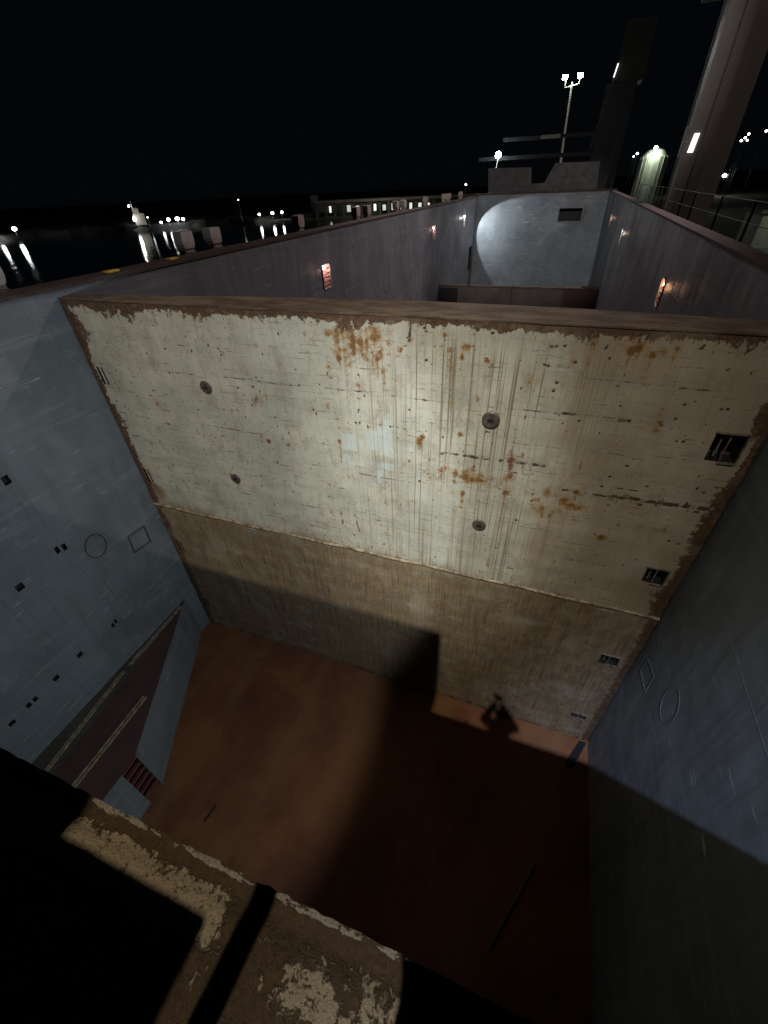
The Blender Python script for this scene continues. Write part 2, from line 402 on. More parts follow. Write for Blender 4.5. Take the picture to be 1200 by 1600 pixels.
def recess(axis, c, h, depth, mb):
    """five inner faces of a pocket behind a hole"""
    u0, u1, z0, z1 = h; d = c + depth
    P = (lambda u, t, z: (t, u, z)) if axis == 'x' else (lambda u, t, z: (u, t, z))
    mb.quad(P(u0, d, z0), P(u1, d, z0), P(u1, d, z1), P(u0, d, z1))
    mb.quad(P(u0, c, z0), P(u1, c, z0), P(u1, d, z0), P(u0, d, z0)); mb.quad(P(u0, c, z1), P(u1, c, z1), P(u1, d, z1), P(u0, d, z1))
    mb.quad(P(u0, c, z0), P(u0, d, z0), P(u0, d, z1), P(u0, c, z1)); mb.quad(P(u1, c, z0), P(u1, d, z0), P(u1, d, z1), P(u1, c, z1))
    return mb

# ------------------------------------------------------------------ setting: water, quay, far shore
mw = MB()
for a, b, c, d in ((-2500, -12.15, -400, 2500), (-12.15, 5.5, 64, 2500), (-12.15, 5.5, -400, -9.5)): mw.quad((a, c, -10), (b, c, -10), (b, d, -10), (a, d, -10))
obj('water', mw, MWATER)
bpy.data.objects['water']['kind'] = 'structure'
q = MB(); q.quad((5.6, -400, -7), (1500, -400, -7), (1500, 1500, -7), (5.6, 1500, -7)); q.quad((5.6, -400, -7), (5.6, 1500, -7), (5.6, 1500, -14), (5.6, -400, -14))
obj('quay', q, MCONC)['kind'] = 'structure'
# low shore across the basin and the dark hill behind it
def ridge(pts, z0, base):
    mb = MB()
    for i in range(len(pts) - 1):
        (x0, y0, h0), (x1, y1, h1) = pts[i], pts[i + 1]
        mb.quad((x0, y0, base), (x1, y1, base), (x1 * 1.02, y1 * 1.02, h1), (x0 * 1.02, y0 * 1.02, h0))
        mb.quad((x0 * 1.02, y0 * 1.02, h0), (x1 * 1.02, y1 * 1.02, h1), (x1 * 1.9, y1 * 1.9, z0), (x0 * 1.9, y0 * 1.9, z0))
    return mb
pts = []
for i in range(60):
    a = math.radians(-75 + i * 1.27); r = 205 + 8 * math.sin(i * 1.3)
    pts.append((r * math.sin(a), r * math.cos(a), -8.6 + .5 * math.sin(i * 2.1) + random.random() * .3))
obj('shore', ridge(pts, -4, -10.4), MLAND)['kind'] = 'structure'
pts = []
for i in range(70):
    a = math.radians(18 + i * 1.1); r = 430
    pts.append((r * math.sin(a), r * math.cos(a), 8 + 7 * math.sin(i * .13 + .4) + 1.2 * math.sin(i * .9) + random.random()))
obj('hill', ridge(pts, 6, -8), MLAND)['kind'] = 'structure'

# ------------------------------------------------------------------ the ship
ship = thing('cargo_ship', (-3.35, 0, -10), "open cargo ship seen into its hold, blue-grey hold walls and rusty floor", 'ship')
CX = (XL + XR) / 2
YF = 57.0
LREC = [(18.95, 19.70), (38.1, 38.95), (50.1, 50.95)]; LRZ = (-3.70, -2.72)
RREC = [(16.95, 17.50), (33.9, 34.45), (46.1, 46.7)]; RRZ = (-3.52, -2.70)
small = [(4.0, 4.10, -6.60, -6.42), (4.16, 4.26, -6.64, -6.46), (2.95, 3.11, -6.80, -6.63), (1.62, 1.72, -9.47, -9.33), (1.78, 1.88, -9.47, -9.33),
         (2.32, 2.46, -9.45, -9.31), (3.0, 3.14, -9.44, -9.30), (4.06, 4.13, -9.50, -9.36), (4.17, 4.24, -9.46, -9.32), (1.18, 1.32, -9.5, -9.38), (3.96, 4.1, -4.62, -4.42)]
lh = [(a, b) + LRZ for a, b in LREC] + small + [(54.4, 56.0, -8.2, -5.9)]
wl = obj('hold_wall', panel('x', XL, -9, YF, ZF, ZCL, lh), MWALL, ship); wl['label'] = "left hold wall, blue-grey with scratches and small dark sockets"
rh = [(a, b) + RRZ for a, b in RREC]
wr = obj('hold_wall', panel('x', XR, -9, YF, ZF, ZCR, rh), MWALL, ship); wr['label'] = "right hold wall, darker blue-grey"
for h in small: obj('lashing_socket', recess('x', XL, h, -.12, MB()), MDARK, wl)
obj('side_opening', recess('x', XL, (54.4, 56.0, -8.2, -5.9), -.6, MB()), MDARK, wl)
# far end of the hold
we = obj('end_bulkhead', panel('y', YF, XL, XR, ZF, ZCR, [(-1.2, 1.05, -3.8, -2.7)]), MWALL, ship)
obj('access_opening', recess('y', YF, (-1.2, 1.05, -3.8, -2.7), .8, MB()), MDARK, we)
mb = MB()
for (a, b, c, d) in ((-1.3, 1.15, -2.7, -2.6), (-1.3, 1.15, -3.9, -3.8), (-1.3, -1.2, -3.8, -2.7), (1.05, 1.15, -3.8, -2.7)): mb.box(a, b, YF - .06, YF + .02, c, d)
obj('opening_frame', mb, MGREY, we)
obj('floor', MB().quad((XL - .3, -9, ZF), (XR + .3, -9, ZF), (XR + .3, YF + .3, ZF), (XL - .3, YF + .3, ZF)), MFLOOR, ship)
# welded outlines of closed manholes on the walls
def ell(axis, c, cu, cz, ru, rz, ang, n=36):
    r = []
    for i in range(n):
        t = 2 * math.pi * i / n; a = ru * math.cos(t); b = rz * math.sin(t)
        u = cu + a * math.cos(ang) - b * math.sin(ang); z = cz + a * math.sin(ang) + b * math.cos(ang); r.append((c, u, z))
    return r
obj('manhole_weld', MB().path(ell('x', XL + .01, 4.82, -7.06, .27, .33, 0), .014, 6, True), MRUST, wl)
obj('manhole_weld', MB().path([(XL + .01, 5.66, -7.45), (XL + .01, 6.2, -7.5), (XL + .01, 6.17, -8.05), (XL + .01, 5.6, -8.0)], .018, 6, True), MRUST, wl)
obj('manhole_weld', MB().path(ell('x', XR - .01, 5.05, -7.35, .28, .42, .1), .004, 6, True), MWALL, wr)
obj('manhole_weld', MB().path([(XR - .01, 6.42, -8.40), (XR - .01, 6.40, -7.95), (XR - .01, 5.90, -7.78), (XR - .01, 5.85, -8.30)], .008, 6, True), MWALL, wr)
# coaming flanges, side decks and hull
mb = MB(); mb.box(-10.62, XL + .03, -9, 60, ZCL - .02, ZCL + .05); mb.box(-10.62, -10.56, -9, 60, ZCL - .3, ZCL - .02)
cfl = obj('coaming_flange', mb, MFLANGE, ship)
mb = MB(); mb.box(XR - .03, 3.60, -9, 60, ZCR - .02, ZCR + .05); mb.box(3.54, 3.60, -9, 60, ZCR - .3, ZCR - .02)
cfr = obj('coaming_flange', mb, MFLANGE, ship)
for y in range(-6, 58, 3):
    pass
mb = MB(); mb.box(-12.1, -10.5, -9, 66, -2.9, -2.7); mb.box(3.7, 5.3, -9, 66, -2.9, -2.7); mb.box(-10.5, 3.7, YF + .9, 66, -2.9, -2.7)
obj('deck', mb, MRUST, ship)
mb = MB(); mb.box(-12.2, -12.1, -9, 64, -12, -2.5); mb.box(5.3, 5.4, -9, 64, -12, -2.5)
mb.quad((-12.2, 64, -12), (-3.4, 76, -12), (-3.4, 78, -2), (-12.2, 64, -2.5)); mb.quad((5.4, 64, -12), (-3.4, 76, -12), (-3.4, 78, -2), (5.4, 64, -2.5))
obj('hull', mb, MHULL, ship)
for y0 in (8.4, 10.45):
    obj('cleat', MB().box(-10.28, -10.08, y0, y0 + .34, ZCL + .05, ZCL + .10, .012), MYEL, ship)
# deck ventilators outboard of the left coaming
def vent(y, w=.50, h=.70):
    b = MB(); b.box(-11.16, -10.92, y - w * .42, y + w * .42, -2.7, -1.35, .03)
    b.prism([(y - w * .42, -1.36), (y + w * .42, -1.36), (y + w * .52, -1.22), (y + w * .52, -1.36 + h * .58), (y + w * .44, -1.36 + h * .62), (y - w * .44, -1.36 + h * .62), (y - w * .52, -1.36 + h * .58), (y - w * .52, -1.22)], 'x', -11.2, -10.88)
    o = obj('ventilator', b, MVENT, ship, origin=(-11.05, y, -2.7))
    obj('louvre_frame', MB().path([(-10.87, y - w * .36, -1.98), (-10.87, y + w * .36, -1.98), (-10.87, y + w * .36, -1.45), (-10.87, y - w * .36, -1.45)], .02, 6, True), MGREY, o)
    return o
for y in (6.35, 12.25, 13.6, 19.4, 25.8, 27.4, 32.6, 34.2, 40, 46.2, 48, 53.4): vent(y)
# rail posts and low gear on the right side deck
mb = MB()
for y in (10.2, 13.2, 16.3, 19.8, 24, 28, 33, 38, 44, 50):
    mb.tube((4.55, y, -2.7), (4.55, y, -.72), .035)
mb.tube((4.55, 10, -.72), (4.55, 50, -.72), .014); mb.tube((4.55, 10, -1.2), (4.55, 50, -1.2), .012)
obj('side_rail', mb, MRAIL, ship)
# ladder recesses with rungs and a bulkhead lamp
def ladder(axis_x, sgn, y0, y1, z0, z1, col, wallobj, power, spheres=.07, es=60):
    r = obj('ladder_recess', recess('x', axis_x, (y0, y1, z0, z1), -sgn * .32, MB()), MGREYP, wallobj)
    mb = MB(); x = axis_x - sgn * .03
    for k in range(5):
        z = z0 + .10 + k * (z1 - z0 - .2) / 4.6; obj('rung', MB().tube((x, y0 + .02, z), (x, y1 - .02, z), .026), MRUNGP, r)
    xf = axis_x + sgn * .012; c = .1
    fr = [(xf, y0 + c, z0), (xf, y1 - c, z0), (xf, y1, z0 + c), (xf, y1, z1 - c), (xf, y1 - c, z1), (xf, y0 + c, z1), (xf, y0, z1 - c), (xf, y0, z0 + c)]
    obj('recess_frame', MB().path(fr, .028, 8, True), MWALL, r)
    yc = y0 + (y1 - y0) * .28
    obj('lamp', MB().ball((axis_x - sgn * .04, yc, z1 - .14), spheres, 8), emit('recess_lamp', col, es), r)
    light('recess_light', 'POINT', (axis_x + sgn * .05, (y0 + y1) / 2, z1 - .25), power * .4, col, radius=.12).data.specular_factor = .15
MGREYP = plain("recess_paint", (.55, .45, .42), .5, 0, .2, 5)
MRUNGP = plain("recess_rung_paint", (.07, .03, .025), .5, 0, .3, 5)
ladder(XL, 1, *LREC[0], *LRZ, (1.0, .50, .42), wl, 45, .08, 90)
ladder(XL, 1, *LREC[1], *LRZ, (1.0, .55, .48), wl, 60, .07, 60)
ladder(XL, 1, *LREC[2], *LRZ, (1.0, .98, .92), wl, 110, .10, 70)
ladder(XR, -1, *RREC[0], *RRZ, (1.0, .50, .28), wr, 32, .07, 40)
ladder(XR, -1, *RREC[1], *RRZ, (1.0, .72, .55), wr, 40, .07, 50)
ladder(XR, -1, *RREC[2], *RRZ, (1.0, .55, .4), wr, 40, .06, 30)
# the hard-edged beam that falls on the end bulkhead
L0 = Vector((-9.7, 54.2, -3.6)); u = [(Vector(p) - L0).normalized() for p in ((-9.72, YF, -4.6), (-6.2, YF, -1.65), (-7.2, YF, -10.3))]
ax = (u[0] - u[1]).cross(u[0] - u[2]).normalized(); ax = ax if ax.y > 0 else -ax
light('beam', 'SPOT', L0, 1100, (.90, .96, 1.0), L0 + ax, .03, math.degrees(2 * math.acos(max(-1, min(1, ax.dot(u[0]))))), .14)

# stepped shelf at the foot of the left wall
ZS = -10.83
top = [(XL, 6.36), (-7.62, 1.90), (-7.58, 1.45), (-7.50, -9), (XL, -9)]
shelf = obj('side_shelf', MB().add([(x, y, ZS) for x, y in top], [(0, 1, 2, 3, 4)]), MRED, ship)
shelf['label'] = "dark red triangular shelf along the foot of the left wall"
mb = MB(); mb.quad((XL, 6.36, ZS), (-7.62, 1.90, ZS), (-7.62, 1.90, ZF), (XL, 6.36, ZF)); mb.quad((-7.62, 1.90, ZS), (-7.62, 1.90, ZF), (-8.0, 1.9, ZF), (-8.0, 1.9, ZS))
mb.quad((-7.58, 1.45, ZS), (-7.50, -9, ZS), (-7.50, -9, ZF), (-7.58, 1.45, ZF)); mb.quad((-7.58, 1.45, ZS), (-7.58, 1.45, ZF), (-8.0, 1.45, ZF), (-8.0, 1.45, ZS))
obj('shelf_face', mb, MWALL, shelf)
obj('ladder_recess', MB().quad((-7.95, 1.45, ZS), (-7.95, 1.9, ZS), (-7.95, 1.9, ZF), (-7.95, 1.45, ZF)), MRUNG, shelf)
for k in range(6):
    obj('rung', MB().tube((-7.62, 1.43, ZS - .12 - k * .29), (-7.66, 1.92, ZS - .12 - k * .29), .03), MRUNG, shelf)
obj('side_band', MB().add([(XL + .01, 6.25, ZS + .006), (-9.70, 5.45, ZS + .006), (-9.2, 1.2, ZS + .006), (-9.1, -9, ZS + .006), (XL + .01, -9, ZS + .006)], [(0, 1, 2, 3, 4)]), MOLIVE, shelf)
def strip(x0, y0, x1, y1, w):
    d = Vector((x1 - x0, y1 - y0, 0)).normalized(); n = Vector((d.y, -d.x, 0))
    mb = MB()
    for s in (-1, 1):
        a = Vector((x0, y0, 0)) + n * s * w; b = Vector((x1, y1, 0)) + n * s * w; h = n * w * .45
        p = [a - h, b - h, b + h, a + h]
        mb.add([(q.x, q.y, ZS + .01) for q in p] + [(q.x, q.y, ZS + .05) for q in p], [(0, 3, 2, 1), (4, 5, 6, 7), (0, 1, 5, 4), (1, 2, 6, 5), (2, 3, 7, 6), (3, 0, 4, 7)])
    return mb
obj('shelf_rail', strip(-9.78, 6.0, -9.71, 3.75, .035), MSTRIP, shelf)
obj('shelf_rail', strip(-9.70, 3.55, -9.35, .6, .035), MSTRIP, shelf)
obj('shelf_rail', strip(-8.52, 3.15, -8.44, .6, .045), MSTRIP, shelf)

# forecastle plates behind the far end of the hold
mb = MB()
mb.box(-10.4, 3.9, YF - .02, YF + .9, ZCR - .05, ZCR + .12)
obj('coaming_flange', mb, MFLANGE, ship)
mb = MB(); mb.prism([(-9.2, -1.22), (-9.4, .9), (-4.9, .8), (-4.7, -.6), (-3.3, -.55), (-3.0, .1), (-2.5, 1.05), (1.8, 1.0), (2.0, -1.22)], 'y', 59.5, 60.2)
br = obj('breakwater', mb, MGREYD, ship)
for x in (-8.5, -7.3, -6.1, -1.6, -.5, .6): obj('porthole_cover', MB().tube((x, 59.5, .1), (x, 59.38, .1), .22, n=16), MGREYD, br)

# ------------------------------------------------------------------ movable bulkhead across the hold
def vnoise(nx, nz, sx, sz, seed):
    r = np.random.default_rng(seed); gx, gz = int(nx / sx) + 3, int(nz / sz) + 3
    g = r.random((gx, gz)); x = np.arange(nx) / sx; z = np.arange(nz) / sz
    xi = x.astype(int); zi = z.astype(int); fx = x - xi; fz = z - zi; fx = fx * fx * (3 - 2 * fx); fz = fz * fz * (3 - 2 * fz)
    a = g[xi][:, zi]; b = g[xi + 1][:, zi]; c = g[xi][:, zi + 1]; d = g[xi + 1][:, zi + 1]
    fx = fx[:, None]; fz = fz[None]
    return (a * (1 - fx) + b * fx) * (1 - fz) + (c * (1 - fx) + d * fx) * fz
def grid_mesh(name, us, vs, fn, mask, mat, parent, attrs):
    nu, nv = len(us), len(vs); U, V = np.meshgrid(us, vs, indexing='ij')
    P = fn(U, V).reshape(-1, 3) - np.array(off(parent)) if parent else fn(U, V).reshape(-1, 3)
    i, j = np.meshgrid(np.arange(nu - 1), np.arange(nv - 1), indexing='ij')
    q = np.stack([i * nv + j, (i + 1) * nv + j, (i + 1) * nv + j + 1, i * nv + j + 1], -1)[mask]
    me = bpy.data.meshes.new(name); n = len(q)
    me.vertices.add(len(P)); me.vertices.foreach_set('co', P.astype(np.float32).ravel())
    me.loops.add(n * 4); me.loops.foreach_set('vertex_index', q.astype(np.int32).ravel())
    me.polygons.add(n); me.polygons.foreach_set('loop_start', np.arange(0, n * 4, 4, dtype=np.int32))
    me.update(calc_edges=True); me.validate()
    for an, arr in attrs.items():
        a = me.attributes.new(an, 'FLOAT_COLOR', 'POINT'); a.data.foreach_set('color', arr.reshape(-1).astype(np.float32))
    me.materials.append(mat); me.polygons.foreach_set('use_smooth', [True] * n)
    ob = bpy.data.objects.new(name, me); COL.objects.link(ob)
    if parent: ob.parent = parent
    OFF[ob.name] = off(parent) if parent else Vector((0, 0, 0))
    return ob
ORANGE = [(-3.55,-1.99,0.14),(-3.3,-1.93,0.13),(-3.13,-2.08,0.14),(-3.27,-2.25,0.11),(-3.41,-2.42,0.11),(-3.65,-2.59,0.14),(-3.01,-2.07,0.11),(-2.84,-2.16,0.13),(-2.68,-2.37,0.1),(-2.57,-2.58,0.1),(-2.72,-2.05,0.1),(-3.08,-2.88,0.11),(-3.24,-2.54,0.1),(-2.27,-2.18,0.1),(-1.53,-1.91,0.08),(-1.56,-2.08,0.08),(-1.41,-2.15,0.1),(-1.17,-2.08,0.11),(-1.22,-2.23,0.1),(-0.83,-2.25,0.08),(1.14,-1.98,0.11),(1.25,-1.93,0.13),(1.43,-2.01,0.1),(1.52,-1.94,0.11),(1.7,-1.9,0.1),(-1.91,-3.86,0.14),(-1.85,-3.77,0.08),(-0.89,-4.32,0.16),(-1.19,-4.45,0.13),(-1.44,-4.43,0.13),(-0.69,-4.5,0.11),(-1.01,-4.89,0.13),(-0.18,-3.96,0.11),(-0.19,-4.69,0.1),(0.56,-4.53,0.19),(0.85,-4.64,0.16),(1.0,-4.44,0.11),(0.54,-4.91,0.14),(1.65,-5.33,0.14),(-1.13,-3.61,0.08),(0.68,-5.03,0.1),(-5.34,-4.38,0.11),(-4.86,-4.39,0.1),(-3.6,-4.12,0.08),(0.63,-1.76,0.14),(1.33,-1.71,0.22),(1.52,-1.7,0.16),(-6.42,-1.81,0.11),(-2.1,-2.01,0.1)]
SPOTS = [(0.1,-2.26),(0.04,-2.25),(0.27,-1.96),(0.16,-1.97),(0.09,-1.98),(-0.51,-1.78),(-0.78,-1.84),(-1.0,-1.81),(-2.1,-2.03),(-1.85,-1.82),(-1.81,-2.33),(0.46,-2.18),(0.25,-2.64),(0.27,-2.51),(0.73,-3.09),(1.86,-3.02),(2.14,-3.24),(2.23,-3.23),(1.43,-4.02),(1.62,-3.77),(2.01,-4.1),(1.84,-2.97),(1.96,-1.88),(1.98,-1.84),(2.37,-2.13),(2.34,-1.84),(2.49,-1.87),(2.05,-2.66),(2.01,-2.89),(2.58,-2.67),(2.51,-2.68),(-4.09,-3.48),(-3.87,-2.94),(-5.29,-2.94),(-5.8,-3.21),(-5.04,-3.77),(-6.05,-2.44),(-6.01,-2.56),(-6.26,-2.39),(-7.4,-2.53),(-8.64,-4.89),(-8.12,-4.33),(-7.05,-3.84),(-6.33,-3.75),(-8.18,-3.51),(-8.34,-3.65),(-3.11,-3.36),(-5.43,-3.15),(1.56,-4.6),(2.03,-4.49),(1.36,-4.23),(2.82,-4.45),(2.81,-4.06),(2.94,-3.94),(2.84,-5.16),(2.98,-5.43),(2.68,-5.13),(2.94,-4.91),(2.86,-4.44),(1.52,-5.28),(-0.14,-7.06),(0.01,-7.16),(-1.89,-7.65),(-2.72,-6.71),(-1.14,-7.4),(-3.2,-3.64),(-2.94,-3.71),(-2.1,-3.24),(-1.89,-4.76),(-3.96,-7.28)]
LINES = [(-3.81,-3.0,-3.38,-3.01,0.027,1),(-2.46,-3.01,-1.74,-3.03,0.027,1),(-3.02,-3.0,-2.71,-3.01,0.018,0.6),(-0.63,-3.06,-0.36,-3.1,0.018,0.6),(0.09,-3.03,0.85,-2.99,0.018,0.5),(1.26,-2.99,1.44,-2.99,0.027,1),(0.47,-2.99,0.64,-2.99,0.036,1),(-4.07,-3.82,-3.29,-3.81,0.027,0.7),(-2.67,-3.66,-1.6,-3.63,0.018,0.7),(-2.1,-3.62,0.08,-3.56,0.018,0.45),(-5.69,-4.44,-1.83,-4.39,0.027,0.5),(-1.46,-4.04,0.37,-3.99,0.045,1.0),(0.78,-4.42,1.61,-4.42,0.036,1.2),(1.51,-4.4,3.23,-4.35,0.045,1.5),(1.56,-4.41,3.19,-4.35,0.036,1.2),(-8.55,-4.49,-7.95,-4.47,0.027,0.7),(-7.48,-4.47,-7.2,-4.46,0.027,0.7),(-6.63,-4.42,-5.75,-4.37,0.018,0.4),(-5.31,-4.96,-4.64,-4.96,0.036,0.6),(-5.93,-5.37,-4.81,-5.39,0.027,0.7),(-0.23,-5.33,1.22,-5.41,0.018,0.7),(-2.09,-5.34,-1.26,-5.4,0.018,0.5),(-2.62,-3.97,-0.65,-3.86,0.018,0.4),(-6.63,-5.84,-5.32,-5.81,0.045,0.5),(-5.32,-5.81,-4.58,-5.52,0.027,0.4),(-2.1,-1.62,-2.09,-2.01,0.027,1),(-2.08,-1.76,-2.1,-2.03,0.036,1),(-8.72,-5.62,-8.7,-7.15,0.027,0.9),(-5.71,-2.57,-5.44,-3.22,0.018,0.4),(-5.44,-3.22,-5.3,-4.22,0.036,0.4),(-6.5,-3.06,-6.05,-3.94,0.018,0.35),(-0.22,-3.73,-0.16,-4.32,0.072,0.7),(-0.35,-3.95,-0.05,-3.96,0.045,0.6),(1.26,-3.86,1.57,-5.68,0.054,0.5),(1.2,-2.94,1.23,-3.74,0.018,0.5),(-7.58,-4.72,-7.05,-4.82,0.018,0.3),(-9.64,-4.41,-9.35,-4.46,0.018,0.5),(-9.35,-4.46,-8.97,-4.24,0.018,0.5),(-4.43,-6.8,-2.4,-6.66,0.018,0.5),(1.28,-5.68,2.42,-5.76,0.036,0.5),(2.39,-1.98,2.68,-1.83,0.054,0.6),(-3.04,-2.39,-2.92,-3.34,0.018,0.4),(-1.34,-2.26,-1.29,-3.9,0.018,0.5),(-1.05,-2.24,-0.92,-6.02,0.018,0.5),(-0.79,-2.32,-0.33,-7.02,0.018,0.5),(-1.72,-3.19,-1.66,-6.61,0.018,0.4),(-0.26,-2.18,-0.2,-3.01,0.018,0.5),(0.39,-2.42,0.4,-4.15,0.018,0.4)]
RED = [(-3.77,-5.9,-3.75,-6.34,0.036),(-3.41,-6.0,-3.33,-6.47,0.036),(-3.97,-7.39,-3.7,-7.34,0.027),(-0.21,-3.79,-0.18,-4.26,0.054),(-6.53,-5.54,-6.59,-5.84,0.09)]
WHITE = [(-3.51,-3.93,-3.23,-4.27),(-3.14,-4.02,-3.07,-4.24),(-2.98,-3.77,-2.74,-4.19),(-2.73,-3.51,-2.47,-4.26),(-2.65,-3.37,-2.5,-3.48),(-2.5,-4.09,-2.41,-4.3),(-3.56,-4.43,-3.42,-4.57),(-3.44,-4.56,-3.21,-4.62),(-3.17,-4.41,-3.07,-4.64),(-2.9,-4.47,-2.57,-4.58),(-2.57,-4.47,-2.42,-4.6),(-2.83,-4.64,-2.66,-4.96),(-2.1,-4.03,-2.04,-4.08)]
BX0, BX1 = XL + .03, XR - .03; ST = .022; ZB = ZF + .04
bulk = thing('grain_bulkhead', (CX, D, ZF), "pale rust-streaked steel bulkhead wall standing across the hold", 'bulkhead')
us = np.arange(BX0, BX1 + ST / 2, ST); vs = np.arange(ZB, ZT + ST / 2, ST); us[-1] = BX1; vs[-1] = ZT
nx, nz = len(us), len(vs); X, Z = np.meshgrid(us, vs, indexing='ij')
N1 = vnoise(nx, nz, 28, 28, 1); N2 = vnoise(nx, nz, 9, 9, 2); N3 = vnoise(nx, nz, 3.3, 3.3, 3); NS = vnoise(nx, nz, 2.2, 60, 4); NS2 = vnoise(nx, nz, 4, 22, 5)
F = .5 * N1 + .3 * N2 + .2 * N3
brown = np.zeros_like(X); orange = np.zeros_like(X); white = np.zeros_like(X); line = np.zeros_like(X); red = np.zeros_like(X); dark = np.zeros_like(X)
# rusted margins: top, left, right, seam, foot
tt = ZT - Z
brown = np.maximum(brown, 1.25 - tt / (.03 + .16 * F ** 2 * 2 * (.3 + 1.6 * vnoise(nx, nz, 75, 400, 61)) + .08 * NS2))
le = X - BX0; wl_ = .10 + .20 * F + .32 * np.exp(-((Z + 2.3) / .38) ** 2) + .10 * (Z < -4)
brown = np.maximum(brown, 1.15 - le / wl_ * .8)
re = BX1 - X; wr_ = .04 + .10 * F + .10 * np.clip((-3.2 - Z) / 2, 0, 1) + .14 * np.exp(-((Z + 6.6) / .45) ** 2) + .12 * np.exp(-((Z + 4.4) / .5) ** 2)
brown = np.maximum(brown, 1.15 - re / wr_ * .75)
brown = np.maximum(brown, 1.5 * np.exp(-((X - BX1 - .02) / .26) ** 2 - ((Z + 2.75) / .32) ** 2))
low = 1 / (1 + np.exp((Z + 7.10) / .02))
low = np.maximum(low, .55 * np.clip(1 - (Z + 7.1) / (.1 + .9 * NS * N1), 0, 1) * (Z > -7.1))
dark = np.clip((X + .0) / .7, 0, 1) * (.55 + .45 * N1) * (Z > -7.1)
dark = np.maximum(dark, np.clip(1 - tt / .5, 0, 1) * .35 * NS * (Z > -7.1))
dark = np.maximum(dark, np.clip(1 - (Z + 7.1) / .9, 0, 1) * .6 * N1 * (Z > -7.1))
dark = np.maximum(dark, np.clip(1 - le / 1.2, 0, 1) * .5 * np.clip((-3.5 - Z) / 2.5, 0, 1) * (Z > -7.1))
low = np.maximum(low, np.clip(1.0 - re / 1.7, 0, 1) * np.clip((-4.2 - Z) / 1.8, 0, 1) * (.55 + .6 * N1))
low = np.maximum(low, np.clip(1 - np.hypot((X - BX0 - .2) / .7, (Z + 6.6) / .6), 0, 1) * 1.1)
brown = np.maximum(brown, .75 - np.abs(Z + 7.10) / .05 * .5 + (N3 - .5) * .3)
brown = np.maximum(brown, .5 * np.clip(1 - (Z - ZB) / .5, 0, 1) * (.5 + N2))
# ragged drips from the top edge
dr = rng.random(nx) ** 3; dr = np.maximum(dr, .6 * np.roll(dr, 1))
brown = np.maximum(brown, (1.0 - tt / (.05 + .42 * dr[:, None] * (.3 + N1))) * .95)
# orange blooms with runs below
for ox, oz, r in ORANGE:
    rr = r * .75
    d = np.hypot((X - ox), (Z - oz)) / rr
    orange = np.maximum(orange, np.exp(-d * d) * 1.0 * (.35 + .4 * N2 + .5 * NS))
    L = .45 + 1.5 * ((ox * 7.3) % 1); run = np.exp(-((X - ox) / (rr * .6)) ** 2) * np.clip(1 - (oz - Z) / L, 0, 1) * (Z < oz) * (.35 + .7 * NS)
    orange = np.maximum(orange, run * .75)
# a broad bloom zone under the top edge and along the middle seam
zone = np.exp(-((X + 3.0) / .75) ** 2 - ((Z + 2.15) / .45) ** 2)
orange = np.maximum(orange, zone * (.15 + .55 * NS + .5 * N2 + .6 * (N3 - .4)) * .9)
orange = np.maximum(orange, np.exp(-((X + .9) / 1.3) ** 2 - ((Z + 4.45) / .28) ** 2) * (.5 * N2 + .45 * N3))
orange = np.maximum(orange, np.exp(-((X - .7) / .8) ** 2 - ((Z + 4.8) / .4) ** 2) * (.6 * N2 + .35 * N3))
top_or = np.clip(1 - tt / .55, 0, 1) * NS * .75 * (N1 > .35); orange = np.maximum(orange, top_or)
def seg(x0, z0, x1, z1):
    dx, dz = x1 - x0, z1 - z0; L2 = dx * dx + dz * dz + 1e-9
    t = np.clip(((X - x0) * dx + (Z - z0) * dz) / L2, 0, 1)
    return np.hypot(X - x0 - t * dx, Z - z0 - t * dz)
for x0, z0, x1, z1, w, s in LINES:
    w = max(w * .8, .016); d = seg(x0, z0, x1, z1) / w
    line = np.maximum(line, np.clip(1.35 - d * .8, 0, 1) * s * (.15 + 1.0 * N3) * .85)
    brown = np.maximum(brown, np.clip(1 - d / 6, 0, 1) * .30 * s)
# continuous weld seams every 0.86 m, worn through here and there
for k, zz in enumerate(np.arange(-2.42, -7.0, -.60)):
    a = np.clip(1 - np.abs(Z - zz - .012 * np.sin(X * 2 + k)) / .026, 0, 1)
    line = np.maximum(line, a * np.clip((vnoise(nx, nz, 22, 4000, 40 + k) - .36) * 2.0, 0, .95) * (.4 + .8 * N3))
for x, z in SPOTS:
    d = np.hypot((X - x) / .026, (Z - z) / .022); brown = np.maximum(brown, 1.15 * np.exp(-d * d * .8))
for k in range(700):
    x = random.uniform(BX0, BX1); z = random.uniform(-7, ZT - .1); s = random.choice((.007, .010, .014, .02))
    i0 = int((x - BX0) / ST); j0 = int((z - ZB) / ST); a, b_, c_, d_ = max(0, i0 - 6), i0 + 7, max(0, j0 - 6), j0 + 7
    dd = np.hypot((X[a:b_, c_:d_] - x) / s, (Z[a:b_, c_:d_] - z) / (s * random.uniform(.6, 2.2)))
    brown[a:b_, c_:d_] = np.maximum(brown[a:b_, c_:d_], 1.0 * np.exp(-dd * dd))
for x0, z0, x1, z1, w in RED:
    red = np.maximum(red, np.clip(1.2 - seg(x0, z0, x1, z1) / w * .7, 0, 1) * (.3 + .9 * N3))
for x0, z0, x1, z1 in WHITE:
    a, b_ = min(x0, x1), max(x0, x1); c_, d_ = min(z0, z1), max(z0, z1)
    dx = np.maximum(np.maximum(a - X, X - b_), 0); dz = np.maximum(np.maximum(c_ - Z, Z - d_), 0)
    white = np.maximum(white, np.clip(1 - np.hypot(dx, dz) / .07, 0, 1) * (.45 + .6 * NS2))
